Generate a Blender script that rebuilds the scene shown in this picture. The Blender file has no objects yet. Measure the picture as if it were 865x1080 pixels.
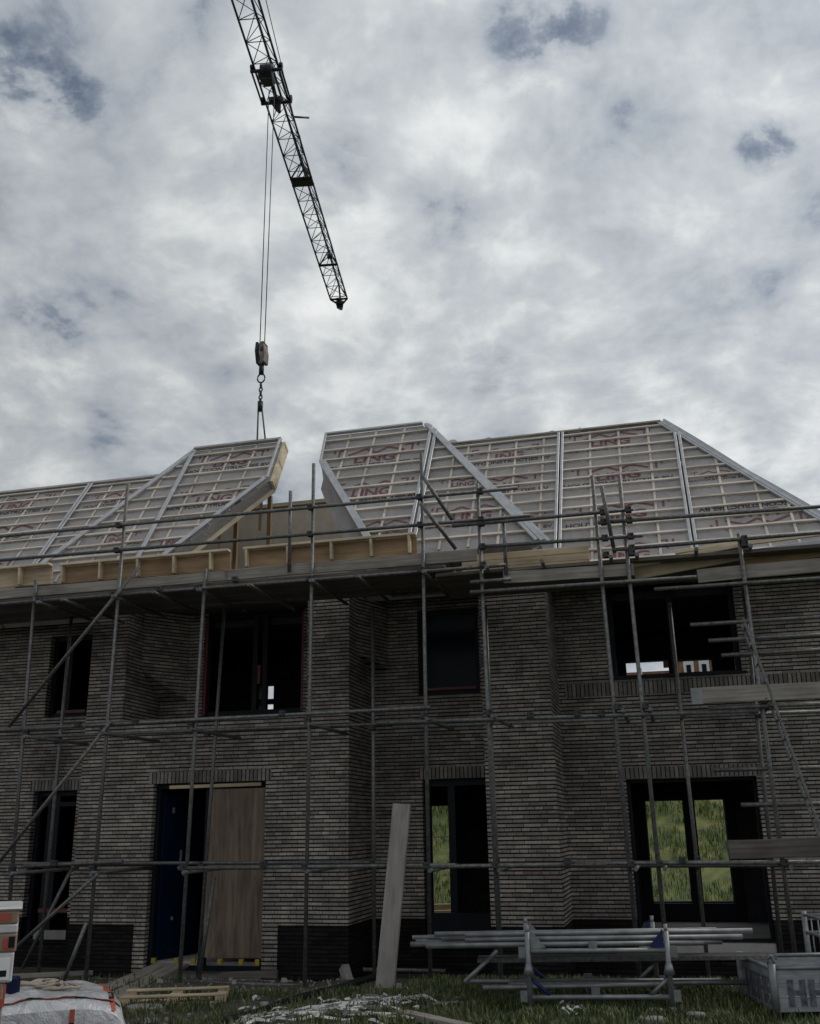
import bpy, bmesh, math, random
from mathutils import Vector, Matrix
random.seed(7)
C = bpy.context.scene.collection
V = Vector
# ------------------------------------------------------------------ camera
EYE = 1.95                                   # eye height above the ground at the house
FPX, CX, CY = 1045.83, 432.5, 540.0
def cam_axes(p, y, r):
    cp, sp, cy, sy = math.cos(p), math.sin(p), math.cos(y), math.sin(y)
    f = V((-sy*cp, cy*cp, sp)); rt = V((cy, sy, 0)); up = rt.cross(f)
    return rt*math.cos(r)+up*math.sin(r), -rt*math.sin(r)+up*math.cos(r), f
RT, UP, FW = cam_axes(.31030639, .2440457, -.01727621)
def ray(px, py): return RT*(px-CX) - UP*(py-CY) + FW*FPX
def at(px, py, Y):                            # point of the plane Y = const
    d = ray(px, py); d = d*(Y/d.y); return V((d.x, Y, d.z+EYE))
def atz(px, py, z):                           # point of the plane z = const
    d = ray(px, py); d = d*((z-EYE)/d.z); return V((d.x, d.y, z))
cam = bpy.data.cameras.new('camera'); cam.sensor_fit = 'VERTICAL'; cam.sensor_height = 24
cam.lens = 24*FPX/1080; cam.clip_start = .1; cam.clip_end = 3000
co = bpy.data.objects.new('camera', cam); C.objects.link(co)
m = Matrix((RT, UP, -FW)).transposed().to_4x4(); m.translation = V((0, 0, EYE)); co.matrix_world = m
bpy.context.scene.camera = co

# ------------------------------------------------------------------ materials
def new_mat(name):
    m = bpy.data.materials.new(name); m.use_nodes = True
    nt = m.node_tree; b = nt.nodes['Principled BSDF']; return m, nt, b
def N(nt, typ, **kw):
    n = nt.nodes.new(typ)
    for k, v in sorted(kw.items(), key=lambda q: q[0].startswith('i_')):
        if k.startswith('i_'):
            n.inputs[k[2:].replace('_', ' ')].default_value = v
        else: setattr(n, k, v)
    return n
def rgba(c): return (*c, 1) if len(c) == 3 else c
def ramp(nt, stops):
    r = nt.nodes.new('ShaderNodeValToRGB'); e = r.color_ramp.elements
    while len(e) < len(stops): e.new(.5)
    for el, (p, c) in zip(e, stops): el.position = p; el.color = rgba(c)
    return r
def mixc(nt, fac, a, b, mode='MIX'):
    n = nt.nodes.new('ShaderNodeMix'); n.data_type = 'RGBA'; n.blend_type = mode
    for i, v in ((0, fac), (6, a), (7, b)):
        if hasattr(v, 'is_output') or isinstance(v, bpy.types.NodeSocket): nt.links.new(v, n.inputs[i])
        else: n.inputs[i].default_value = rgba(v) if i else v
    return n.outputs[2]
def math_(nt, op, a, b=None):
    n = nt.nodes.new('ShaderNodeMath'); n.operation = op
    for i, v in enumerate((a, b)):
        if v is None: continue
        if isinstance(v, bpy.types.NodeSocket): nt.links.new(v, n.inputs[i])
        else: n.inputs[i].default_value = v
    return n.outputs[0]
def coords(nt, scale=(1, 1, 1), world=False):
    if world:
        g = nt.nodes.new('ShaderNodeNewGeometry'); src = g.outputs['Position']
    else:
        t = nt.nodes.new('ShaderNodeTexCoord'); src = t.outputs['Object']
    mp = nt.nodes.new('ShaderNodeMapping'); mp.inputs['Scale'].default_value = scale
    nt.links.new(src, mp.inputs[0]); return mp.outputs[0]
def noise(nt, vec, scale, detail=4, rough=.55, dist=0):
    n = N(nt, 'ShaderNodeTexNoise', i_Scale=scale, i_Detail=detail, i_Roughness=rough, i_Distortion=dist)
    nt.links.new(vec, n.inputs['Vector']); return n.outputs['Fac']
def bump(nt, b, h, strength, dist=.01):
    n = N(nt, 'ShaderNodeBump', i_Strength=strength, i_Distance=dist)
    nt.links.new(h, n.inputs['Height']); nt.links.new(n.outputs[0], b.inputs['Normal'])
def simple(name, c, c2=None, rough=.6, metal=0, nscale=6, scale=(1, 1, 1), rnd=0, bstr=0, lo=.3, hi=.7):
    m, nt, b = new_mat(name)
    v = coords(nt, scale); f = noise(nt, v, nscale)
    col = ramp(nt, [(lo, c), (hi, c2 or tuple(x*.75 for x in c))]); nt.links.new(f, col.inputs[0]); out = col.outputs[0]
    if rnd:
        oi = nt.nodes.new('ShaderNodeObjectInfo')
        k = math_(nt, 'MULTIPLY_ADD', oi.outputs['Random'], rnd); k.node.inputs[2].default_value = 1-rnd/2
        hs = N(nt, 'ShaderNodeHueSaturation'); nt.links.new(k, hs.inputs['Value']); nt.links.new(out, hs.inputs['Color']); out = hs.outputs[0]
    nt.links.new(out, b.inputs['Base Color']); b.inputs['Roughness'].default_value = rough; b.inputs['Metallic'].default_value = metal
    if max(c) < .12 and not metal: b.inputs['Specular IOR Level'].default_value = .15
    if bstr: bump(nt, b, f, bstr)
    return m
def wood(name, c, c2, rough=.75, rnd=.3, grain=30, knots=True):
    m, nt, b = new_mat(name)
    oi = nt.nodes.new('ShaderNodeObjectInfo')
    t = nt.nodes.new('ShaderNodeTexCoord')
    ad = N(nt, 'ShaderNodeVectorMath', operation='ADD'); nt.links.new(t.outputs['Object'], ad.inputs[0])
    sc = N(nt, 'ShaderNodeVectorMath', operation='SCALE'); sc.inputs['Scale'].default_value = 37.
    nt.links.new(oi.outputs['Location'], sc.inputs[0]); nt.links.new(sc.outputs[0], ad.inputs[1])
    mp = nt.nodes.new('ShaderNodeMapping'); mp.inputs['Scale'].default_value = (1.2, grain, grain); nt.links.new(ad.outputs[0], mp.inputs[0])
    f = noise(nt, mp.outputs[0], 1.0, 6, .6, .6)
    mp2 = nt.nodes.new('ShaderNodeMapping'); mp2.inputs['Scale'].default_value = (1.5, 4, 4); nt.links.new(ad.outputs[0], mp2.inputs[0])
    g = noise(nt, mp2.outputs[0], 1.3, 4)
    col = ramp(nt, [(.32, c2), (.62, c)]); nt.links.new(f, col.inputs[0])
    st = ramp(nt, [(.35, (.62, .6, .58)), (.6, (1, 1, 1))]); nt.links.new(g, st.inputs[0])
    out = mixc(nt, .8, col.outputs[0], st.outputs[0], 'MULTIPLY')
    k = math_(nt, 'MULTIPLY_ADD', oi.outputs['Random'], rnd); k.node.inputs[2].default_value = 1-rnd/2
    hs = N(nt, 'ShaderNodeHueSaturation'); nt.links.new(k, hs.inputs['Value']); nt.links.new(out, hs.inputs['Color'])
    nt.links.new(hs.outputs[0], b.inputs['Base Color']); b.inputs['Roughness'].default_value = rough
    bump(nt, b, f, .35, .004); return m
def brick(name, c1, c2, mortar, bw=.235, rh=.0545, ms=.011, soldier=False, rough=.85, grime=.5):
    m, nt, b = new_mat(name)
    g = nt.nodes.new('ShaderNodeNewGeometry'); s = nt.nodes.new('ShaderNodeSeparateXYZ'); nt.links.new(g.outputs['Position'], s.inputs[0])
    u = math_(nt, 'ADD', s.outputs[0], s.outputs[1])
    cb = nt.nodes.new('ShaderNodeCombineXYZ')
    nt.links.new(u, cb.inputs[0]); nt.links.new(s.outputs[2], cb.inputs[1])
    # slight waviness of the courses
    wv = noise(nt, g.outputs['Position'], .9, 2); wv = math_(nt, 'MULTIPLY', wv, .012)
    ad = N(nt, 'ShaderNodeVectorMath', operation='ADD'); nt.links.new(cb.outputs[0], ad.inputs[0]); nt.links.new(wv, ad.inputs[1])
    br = N(nt, 'ShaderNodeTexBrick', i_Scale=1.0, i_Mortar_Size=ms*.28, i_Mortar_Smooth=.3, i_Bias=0.05, i_Brick_Width=bw, i_Row_Height=rh)
    br.offset = 0 if soldier else .37; br.offset_frequency = 2; br.squash = 1 if soldier else .5; br.squash_frequency = 5 if not soldier else 2
    br.inputs['Color1'].default_value = rgba(c1); br.inputs['Color2'].default_value = rgba(c2); br.inputs['Mortar'].default_value = rgba(tuple((a+b_)/4 for a, b_ in zip(mortar, c2)))
    nt.links.new(ad.outputs[0], br.inputs['Vector'])
    # deep dark bed joints
    s2 = nt.nodes.new('ShaderNodeSeparateXYZ'); nt.links.new(ad.outputs[0], s2.inputs[0])
    fr = math_(nt, 'FRACT', math_(nt, 'DIVIDE', s2.outputs[0 if soldier else 1], bw if soldier else rh))
    tri = math_(nt, 'MINIMUM', fr, math_(nt, 'SUBTRACT', 1.0, fr))
    jm = nt.nodes.new('ShaderNodeMapRange'); k = ms/(bw if soldier else rh)*.5; jm.inputs[1].default_value = k*.75; jm.inputs[2].default_value = k*1.25; jm.inputs[3].default_value = 1; jm.inputs[4].default_value = 0; nt.links.new(tri, jm.inputs[0])
    n1 = noise(nt, g.outputs['Position'], 1.1, 5, .6); r1 = ramp(nt, [(.3, (.58, .56, .56)), (.52, (.98, .96, .94)), (.72, (1.36, 1.32, 1.27))]); nt.links.new(n1, r1.inputs[0])
    n2 = noise(nt, g.outputs['Position'], 42, 3, .6); r2 = ramp(nt, [(.3, (.7, .7, .7)), (.7, (1.2, 1.2, 1.2))]); nt.links.new(n2, r2.inputs[0])
    n3 = noise(nt, g.outputs['Position'], 5.5, 4, .6); r3 = ramp(nt, [(.35, (.8, .8, .82)), (.65, (1.12, 1.1, 1.07))]); nt.links.new(n3, r3.inputs[0])
    col = mixc(nt, 1.0, br.outputs['Color'], r1.outputs[0], 'MULTIPLY'); col = mixc(nt, .8, col, r2.outputs[0], 'MULTIPLY'); col = mixc(nt, .9, col, r3.outputs[0], 'MULTIPLY')
    col = mixc(nt, jm.outputs[0], col, rgba(mortar))
    nt.links.new(col, b.inputs['Base Color']); b.inputs['Roughness'].default_value = rough; b.inputs['Specular IOR Level'].default_value = .15
    inv = math_(nt, 'SUBTRACT', 1.0, jm.outputs[0]); h = math_(nt, 'MULTIPLY_ADD', n2, .25); nt.links.new(inv, h.node.inputs[2])
    bump(nt, b, h, .9, .012); return m
M = {}
M['brick'] = brick('brick', (.47, .433, .395), (.25, .231, .213), (.017, .016, .016), ms=.0165)
M['brick_dark'] = brick('brick_dark', (.026, .025, .027), (.011, .011, .013), (.004, .004, .004), ms=.012)
M['brick_soldier'] = brick('brick_soldier', (.33, .31, .29), (.19, .178, .17), (.02, .02, .02), bw=.062, rh=.6, ms=.013, soldier=True)
def membrane_mat():
    m, nt, b = new_mat('membrane'); g = nt.nodes.new('ShaderNodeNewGeometry'); p = g.outputs['Position']
    f = noise(nt, p, 1.7, 5, .6, .8); w = noise(nt, p, 6, 5, .6, 1.6); h = math_(nt, 'ABSOLUTE', math_(nt, 'SUBTRACT', w, .5))
    r = ramp(nt, [(.3, (.285, .268, .262)), (.55, (.385, .362, .352)), (.72, (.425, .40, .385))]); nt.links.new(f, r.inputs[0])
    nt.links.new(r.outputs[0], b.inputs['Base Color']); b.inputs['Roughness'].default_value = .55; bump(nt, b, h, .8, .05); return m
M['membrane'] = membrane_mat()
M['batten'] = wood('batten', (.76, .69, .60), (.58, .51, .43))
M['timber'] = wood('timber', (.62, .50, .34), (.46, .35, .22))
M['pale_timber'] = wood('pale_timber', (.76, .66, .48), (.60, .49, .33))
M['plank'] = wood('plank', (.33, .30, .26), (.19, .17, .15), rnd=.35)
M['old_plank'] = wood('old_plank', (.17, .15, .13), (.08, .07, .062), rnd=.4)
M['pale_plank'] = wood('pale_plank', (.36, .335, .31), (.26, .24, .22))
M['plywood'] = wood('plywood', (.225, .172, .125), (.105, .075, .052), grain=17)
M['gutter_ply'] = wood('gutter_ply', (.42, .29, .165), (.30, .195, .105), grain=14)
M['osb'] = simple('osb', (.76, .67, .55), (.64, .56, .45), .8, nscale=9)
M['steel'] = simple('steel', (.20, .205, .205), (.085, .078, .072), .5, .5, nscale=13, scale=(2, 2, 2), rnd=.35)
M['bright_steel'] = simple('bright_steel', (.27, .28, .285), (.15, .155, .16), .45, .5, nscale=8, rnd=.3)
M['coupler'] = simple('coupler', (.07, .07, .072), (.035, .035, .036), .6, .4, nscale=20)
M['foil'] = simple('foil', (.50, .51, .52), (.36, .365, .38), .38, .35, nscale=7, scale=(1, 1, 1), bstr=.5)
M['frame'] = simple('frame', (.012, .015, .022), (.008, .010, .015), .45)
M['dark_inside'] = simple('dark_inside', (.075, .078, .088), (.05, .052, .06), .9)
M['floor'] = simple('floor', (.5, .48, .46), (.38, .36, .34), .8, nscale=3)
M['blue_film'] = simple('blue_film', (.007, .014, .048), (.005, .009, .026), .35, nscale=2)
M['white_film'] = simple('white_film', (.3, .3, .3), (.2, .2, .2), .5)
M['red_strip'] = simple('red_strip', (.17, .02, .025), (.09, .012, .016), .5)
M['print_red'] = simple('print_red', (.215, .082, .095), (.18, .07, .082), .8)
M['print_dark'] = simple('print_dark', (.11, .085, .095), (.085, .066, .075), .8)
M['crane'] = simple('crane', (.022, .026, .034), (.015, .018, .024), .5, .3)
M['rope'] = simple('rope', (.06, .065, .07), None, .5, .4)
M['block_white'] = simple('block_white', (.27, .23, .20), (.10, .06, .045), .5)
M['sling'] = simple('sling', (.16, .17, .17), None, .7)
M['yellow'] = simple('yellow', (.42, .32, .03), (.3, .22, .03), .6)
M['concrete'] = simple('concrete', (.30, .29, .27), (.2, .19, .18), .9, nscale=4)
M['silver_wrap'] = None
def wrap_mat():
    m, nt, b = new_mat('silver_wrap'); v = coords(nt); f = noise(nt, v, 3.2, 6, .6, 2.2); g = noise(nt, v, 11, 4, .6, 1.2)
    h = math_(nt, 'ADD', math_(nt, 'ABSOLUTE', math_(nt, 'SUBTRACT', f, .5)), math_(nt, 'MULTIPLY', g, .25))
    r = ramp(nt, [(.3, (.28, .285, .30)), (.5, (.44, .445, .465)), (.7, (.54, .54, .555))]); nt.links.new(f, r.inputs[0]); nt.links.new(r.outputs[0], b.inputs['Base Color'])
    b.inputs['Roughness'].default_value = .3; b.inputs['Metallic'].default_value = .2; bump(nt, b, h, .7, .045); return m
M['silver_wrap'] = wrap_mat()
M['orange_tape'] = simple('orange_tape', (.42, .085, .05), (.30, .055, .035), .4)
M['black_tape'] = simple('black_tape', (.015, .015, .017), None, .4)
M['carton'] = simple('carton', (.30, .21, .16), (.22, .15, .115), .6, nscale=5, scale=(1, 1, 6))
M['wrap_white'] = simple('wrap_white', (.62, .61, .6), (.48, .47, .47), .35, nscale=7)
M['canvas'] = simple('canvas', (.36, .31, .26), (.26, .22, .18), .9, nscale=14, bstr=.4)
M['plastic_white'] = simple('plastic_white', (.66, .65, .64), (.45, .44, .43), .5, nscale=9)
M['black_pipe'] = simple('black_pipe', (.018, .018, .019), None, .45)
M['blue_paint'] = simple('blue_paint', (.025, .035, .11), (.018, .025, .07), .5)
M['navy_paint'] = simple('navy_paint', (.045, .05, .075), (.17, .18, .20), .8, nscale=20)
M['crate'] = simple('crate', (.36, .375, .385), (.22, .23, .24), .6, .25, nscale=7, scale=(1, 1, 5))
M['stone'] = simple('stone', (.32, .31, .29), (.2, .19, .18), .9, nscale=8)
M['orange_brick'] = brick('orange_brick', (.40, .20, .11), (.28, .13, .075), (.30, .27, .24), rh=.065, bw=.22)
M['roof_tile'] = simple('roof_tile', (.12, .07, .055), (.07, .05, .04), .8)
M['white_paint'] = simple('white_paint', (.78, .78, .78), (.7, .7, .7), .5)
def glass_mat():
    m, nt, b = new_mat('dark_glass'); b.inputs['Base Color'].default_value = (.006, .009, .015, 1); b.inputs['Roughness'].default_value = .15; b.inputs['Specular IOR Level'].default_value = .08; return m
M['glass'] = glass_mat()
def ground_mat():
    m, nt, b = new_mat('ground')
    g = nt.nodes.new('ShaderNodeNewGeometry'); p = g.outputs['Position']
    n1 = noise(nt, p, 1.3, 6, .65); n2 = noise(nt, p, 14, 6, .7); n3 = noise(nt, p, .5, 3)
    dirt = ramp(nt, [(.3, (.030, .026, .021)), (.55, (.075, .065, .052)), (.75, (.13, .118, .10))]); nt.links.new(n2, dirt.inputs[0])
    grass = ramp(nt, [(.3, (.018, .026, .010)), (.7, (.045, .062, .020))]); nt.links.new(n2, grass.inputs[0])
    s = nt.nodes.new('ShaderNodeSeparateXYZ'); nt.links.new(p, s.inputs[0])
    fx = math_(nt, 'MULTIPLY_ADD', s.outputs[0], .25); fx.node.inputs[2].default_value = 1.15
    fx = math_(nt, 'ADD', fx, math_(nt, 'MULTIPLY', math_(nt, 'SUBTRACT', n1, .5), 2.2))
    cl = nt.nodes.new('ShaderNodeClamp'); nt.links.new(fx, cl.inputs[0])
    out = mixc(nt, cl.outputs[0], dirt.outputs[0], grass.outputs[0])
    nt.links.new(out, b.inputs['Base Color']); b.inputs['Roughness'].default_value = .95; bump(nt, b, n2, .8, .04); return m
M['ground'] = ground_mat()
def blade_mat(name, a, b_, c):
    m, nt, b = new_mat(name)
    g = nt.nodes.new('ShaderNodeNewGeometry'); n1 = noise(nt, g.outputs['Position'], 2.2, 4, .65)
    r = ramp(nt, [(.3, a), (.5, b_), (.68, c)]); nt.links.new(n1, r.inputs[0])
    hs = N(nt, 'ShaderNodeHueSaturation'); k = math_(nt, 'MULTIPLY_ADD', g.outputs['Random Per Island'], .7); k.node.inputs[2].default_value = .65
    nt.links.new(k, hs.inputs['Value']); nt.links.new(r.outputs[0], hs.inputs['Color']); nt.links.new(hs.outputs[0], b.inputs['Base Color']); b.inputs['Roughness'].default_value = .6
    return m
M['blades'] = blade_mat('blades', (.040, .056, .018), (.075, .098, .028), (.14, .14, .06))
M['bank_blades'] = blade_mat('bank_blades', (.022, .034, .006), (.09, .122, .013), (.21, .19, .05))

# ------------------------------------------------------------------ mesh helpers
WM = {}
def wm(o): return WM.get(o.name, Matrix.Identity(4))
class MB:
    def __init__(s): s.v = []; s.f = []; s.sm = []
    def add(s, vs, fs, smooth=False):
        n = len(s.v); s.v += [V(x) for x in vs]
        for f in fs: s.f.append(tuple(i+n for i in f)); s.sm.append(smooth)
        return s
    def hexa(s, p):   # 4 bottom (ccw from above), 4 top
        return s.add(p, [(3, 2, 1, 0), (4, 5, 6, 7), (0, 1, 5, 4), (1, 2, 6, 5), (2, 3, 7, 6), (3, 0, 4, 7)])
    def box(s, x0, x1, y0, y1, z0, z1):
        return s.hexa([(x0, y0, z0), (x1, y0, z0), (x1, y1, z0), (x0, y1, z0), (x0, y0, z1), (x1, y0, z1), (x1, y1, z1), (x0, y1, z1)])
    def tube(s, a, b, r, r2=None, n=12, hollow=True):
        a, b = V(a), V(b); d = (b-a).normalized(); r2 = r if r2 is None else r2
        u = d.cross(V((0, 0, 1)) if abs(d.z) < .9 else V((1, 0, 0))).normalized(); w = d.cross(u)
        ring = lambda c, q: [c+(u*math.cos(2*math.pi*i/n)+w*math.sin(2*math.pi*i/n))*q for i in range(n)]
        s.add(ring(a, r)+ring(b, r2), [(i, (i+1) % n, n+(i+1) % n, n+i) for i in range(n)], True)
        k = len(s.v)-2*n
        s.f += [tuple(k+i for i in reversed(range(n))), tuple(k+n+i for i in range(n))]; s.sm += [False, False]
        return s
    def path(s, pts, r, n=8):
        pts = [V(p) for p in pts]; rings = []
        for i, p in enumerate(pts):
            d = (pts[min(i+1, len(pts)-1)]-pts[max(i-1, 0)]).normalized()
            u = d.cross(V((0, 0, 1)) if abs(d.z) < .95 else V((1, 0, 0))).normalized(); w = d.cross(u)
            rr = r[i] if isinstance(r, (list, tuple)) else r
            rings.append([p+(u*math.cos(2*math.pi*j/n)+w*math.sin(2*math.pi*j/n))*rr for j in range(n)])
        fs = [(i*n+j, i*n+(j+1) % n, (i+1)*n+(j+1) % n, (i+1)*n+j) for i in range(len(pts)-1) for j in range(n)]
        fs += [tuple(reversed(range(n))), tuple((len(pts)-1)*n+j for j in range(n))]
        return s.add([q for g in rings for q in g], fs, True)
    def prism(s, poly, off):       # polygon (list of points) extruded by vector off
        n = len(poly); p = [V(q) for q in poly]; off = V(off)
        return s.add(p+[q+off for q in p], [tuple(range(n)), tuple(n+i for i in reversed(range(n)))]+[(i, n+i, n+(i+1) % n, (i+1) % n) for i in range(n)])
    def build(s, name, mat, parent=None, bevel=0, frame=None, fix=True):
        me = bpy.data.meshes.new(name); vs = s.v
        if frame is not None: inv = frame.inverted(); vs = [inv@q for q in vs]
        elif parent is not None and parent.type == 'EMPTY':
            frame = Matrix.Translation(wm(parent).translation); inv = frame.inverted(); vs = [inv@q for q in vs]
        me.from_pydata([tuple(q) for q in vs], [], s.f); me.validate()
        me.polygons.foreach_set('use_smooth', s.sm[:len(me.polygons)] if len(me.polygons) == len(s.sm) else [False]*len(me.polygons))
        if fix or bevel:
            bm = bmesh.new(); bm.from_mesh(me)
            if fix: bmesh.ops.recalc_face_normals(bm, faces=bm.faces)
            if bevel: bmesh.ops.bevel(bm, geom=[e for e in bm.edges], offset=bevel, segments=1, affect='EDGES', profile=.5)
            bm.to_mesh(me); bm.free()
        me.materials.append(M[mat] if isinstance(mat, str) else mat)
        o = bpy.data.objects.new(name, me); C.objects.link(o); W = frame or Matrix.Identity(4)
        if parent is not None:
            o.parent = parent; o.matrix_basis = wm(parent).inverted()@W
        else: o.matrix_basis = W
        WM[o.name] = W; return o
def empty(name, loc, label, cat, group=None):
    o = bpy.data.objects.new(name, None); C.objects.link(o); o.location = loc; o.empty_display_size = .2
    WM[o.name] = Matrix.Translation(V(loc)); return tag(o, label, cat, group)
def tag(o, label=None, cat=None, group=None, kind=None):
    if cat and not kind and not o.get('kind'): kind = 'thing'
    for k, v in (('label', label), ('category', cat), ('group', group), ('kind', kind)):
        if v: o[k] = v
    return o
def dup(o, off, parent=None):           # copy of a thing and of all its children, moved by off
    c = o.copy(); C.objects.link(c)
    if parent is None:
        c.matrix_basis = Matrix.Translation(V(off))@o.matrix_basis
    else: c.parent = parent
    for ch in o.children: dup(ch, off, c)
    return c
def axes_frame(a, b, up=(0, 0, 1)):      # local x runs from a to b
    a, b = V(a), V(b); x = (b-a).normalized(); up = V(up)
    if abs(x.dot(up)) > .98: up = V((0, 1, 0))
    y = up.cross(x).normalized(); z = x.cross(y)
    m = Matrix((x, y, z)).transposed().to_4x4(); m.translation = a; return m
def beam(name, a, b, w, h, mat, parent=None, up=(0, 0, 1), bevel=.004, warp=0):   # timber along a-b: w across, h along up
    f = axes_frame(a, b, up); L = (V(b)-V(a)).length; mb = MB(); n = 1 if not warp else 8
    for i in range(n):
        pass
    if not warp:
        q = MB().box(0, L, -w/2, w/2, -h/2, h/2)
    else:
        q = MB(); vs = []; ph = random.random()*6
        for i in range(n+1):
            t = i/n; dz = warp*math.sin(t*math.pi)*math.cos(ph)+warp*.3*math.sin(t*9+ph)
            vs += [(L*t, -w/2, -h/2+dz), (L*t, w/2, -h/2+dz), (L*t, w/2, h/2+dz), (L*t, -w/2, h/2+dz)]
        fs = [(i*4+j, i*4+(j+1) % 4, i*4+4+(j+1) % 4, i*4+4+j) for i in range(n) for j in range(4)]+[(3, 2, 1, 0), tuple(n*4+j for j in range(4))]
        q.add(vs, fs)
    q.v = [f@p for p in q.v]
    return q.build(name, mat, parent, bevel, frame=f)
def wall(name, x0, x1, z0, z1, y0, y1, holes, mat, parent):
    xs = sorted({x0, x1, *[min(max(h[i], x0), x1) for h in holes for i in (0, 1)]})
    zs = sorted({z0, z1, *[min(max(h[i], z0), z1) for h in holes for i in (2, 3)]})
    solid = lambda i, k: 0 <= i < len(xs)-1 and 0 <= k < len(zs)-1 and not any(h[0] <= (xs[i]+xs[i+1])/2 <= h[1] and h[2] <= (zs[k]+zs[k+1])/2 <= h[3] for h in holes)
    mb = MB()
    for i in range(len(xs)-1):
        for k in range(len(zs)-1):
            if not solid(i, k): continue
            a, b, c, d = xs[i], xs[i+1], zs[k], zs[k+1]
            mb.add([(a, y0, c), (b, y0, c), (b, y0, d), (a, y0, d)], [(0, 1, 2, 3)])
            mb.add([(a, y1, c), (b, y1, c), (b, y1, d), (a, y1, d)], [(3, 2, 1, 0)])
            if not solid(i-1, k): mb.add([(a, y0, c), (a, y0, d), (a, y1, d), (a, y1, c)], [(0, 1, 2, 3)])
            if not solid(i+1, k): mb.add([(b, y0, c), (b, y1, c), (b, y1, d), (b, y0, d)], [(0, 1, 2, 3)])
            if not solid(i, k-1): mb.add([(a, y0, c), (a, y1, c), (b, y1, c), (b, y0, c)], [(0, 1, 2, 3)])
            if not solid(i, k+1): mb.add([(a, y0, d), (b, y0, d), (b, y1, d), (a, y1, d)], [(0, 1, 2, 3)])
    return mb.build(name, mat, parent, fix=False)
def text_mesh(s, size):
    cu = bpy.data.curves.new('t', 'FONT'); cu.body = s; cu.size = size; cu.align_x = 'CENTER'; cu.offset = .006*size/.2
    o = bpy.data.objects.new('t', cu); C.objects.link(o); dg = bpy.context.evaluated_depsgraph_get(); dg.update()
    me = bpy.data.meshes.new_from_object(o.evaluated_get(dg)); vs = [v.co.copy() for v in me.vertices]; fs = [tuple(p.vertices) for p in me.polygons]
    bpy.data.objects.remove(o); bpy.data.curves.remove(cu); bpy.data.meshes.remove(me); return vs, fs
G = EYE
# ------------------------------------------------------------------ ground
def ss(a, b, x): t = min(max((x-a)/(b-a), 0), 1); return t*t*(3-2*t)
def gz(x, y):
    h = .2*ss(13.75, 12.5, y)*ss(-30, 0, y) + .1*ss(-4.6, -3.2, x)*ss(13.6, 11.5, y)*ss(-4, 4, y)
    if -14 < x < 6 and 5 < y < 14: h += .025*math.sin(x*2.1+y)*math.sin(y*2.7-x*.6)*ss(13.7, 13, y)
    return h
BANK_Y0, BANK_Y1, BANK_H = 21.5, 30., 4.6
def bank(x, y): return BANK_H*ss(BANK_Y0-1, BANK_Y1+3, y)*(1+.06*math.sin(x*.9)+.03*math.sin(x*2.3+y)) - .08
def spaced(lo, hi, a, b, step):
    r = []; x = a
    while x <= b+1e-6: r.append(x); x += step
    out = [b]; k = step
    while out[-1] < hi: k *= 1.6; out.append(out[-1]+k)
    left = [a]; k = step
    while left[-1] > lo: k *= 1.6; left.append(left[-1]-k)
    return sorted(set(left[1:]+r+out[1:]))
xs = spaced(-900, 900, -13, 6, .33); ys = spaced(-900, 1200, 4, 15.4, .22)
mb = MB(); mb.add([(x, y, gz(x, y)) for y in ys for x in xs],
    [(j*len(xs)+i, j*len(xs)+i+1, (j+1)*len(xs)+i+1, (j+1)*len(xs)+i) for j in range(len(ys)-1) for i in range(len(xs)-1)], True)
tag(mb.build('ground', 'ground', fix=False), kind='structure')
bx = [-30+i*.6 for i in range(90)]; by = [20.4+i*.5 for i in range(40)]
mb = MB(); mb.add([(x, y, bank(x, y)) for y in by for x in bx], [(j*90+i, j*90+i+1, j*90+91+i, j*90+90+i) for j in range(39) for i in range(89)], True)
mb.add([(x, by[-1], z) for z in (-.1, 0) for x in (0, 0)], [])
tag(mb.build('terrain', 'bank_blades', fix=False), kind='structure')
def blades(name, pts, mat, h0, h1):
    mb = MB()
    for x, y, z, k in pts:
        for _ in range(k):
            a = random.random()*6.283; h = random.uniform(h0, h1); w = h*.055+.002; l = random.uniform(.1, .7)*h
            px, py = x+random.gauss(0, .03), y+random.gauss(0, .03); c, s = math.cos(a), math.sin(a)
            mb.add([(px-s*w, py+c*w, z-.02), (px+s*w, py-c*w, z-.02), (px+c*l*.35+s*w*.7, py+s*l*.35-c*w*.7, z+h*.6), (px+c*l*.35-s*w*.7, py+s*l*.35+c*w*.7, z+h*.6), (px+c*l, py+s*l, z+h*.95)],
                   [(0, 1, 2, 3), (3, 2, 4)])
    o = mb.build(name, mat, fix=False); return tag(o, kind='stuff')
pts = []
def clump(x, y): return math.sin(x*3.1+y*1.7)*math.sin(y*4.3-x*1.1)+.6*math.sin(x*7.7-y*5.1)
for _ in range(24000):
    x = random.uniform(-8.2, 2.4); y = random.uniform(8.6, 13.7)
    if x < -3.0 and random.random() > (.50 if y > 9.2 and y < 11.6 and x > -6 else .10): continue
    if -6 < x < -3.2 and 11.6 < y < 13.3 and random.random() > .15: continue
    if clump(x, y) < -.35 and random.random() < .75: continue
    if random.random() < ss(13.2, 13.75, y)*.5: continue
    pts.append((x, y, gz(x, y), random.choice((3, 4, 5))))
tag(blades('grass', pts, 'blades', .03, .105), 'short rough green grass growing over the churned ground', 'grass')
pts = []
for _ in range(16000):
    x = random.uniform(-7, 2.8); y = random.uniform(20.6, 31)
    if clump(x*.6, y*.6) > -.5: pts.append((x, y, bank(x, y), 2))
for _ in range(60):
    cx_, cy_ = random.uniform(-6.5, 2.6), random.uniform(21, 29)
    for _ in range(18): x, y = cx_+random.gauss(0, .16), cy_+random.gauss(0, .16); pts.append((x, y, bank(x, y)+random.uniform(0, .22), 3))
tag(blades('bank_grass', pts, 'bank_blades', .04, .17), 'bright grass on the bank behind the houses', 'grass')

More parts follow.
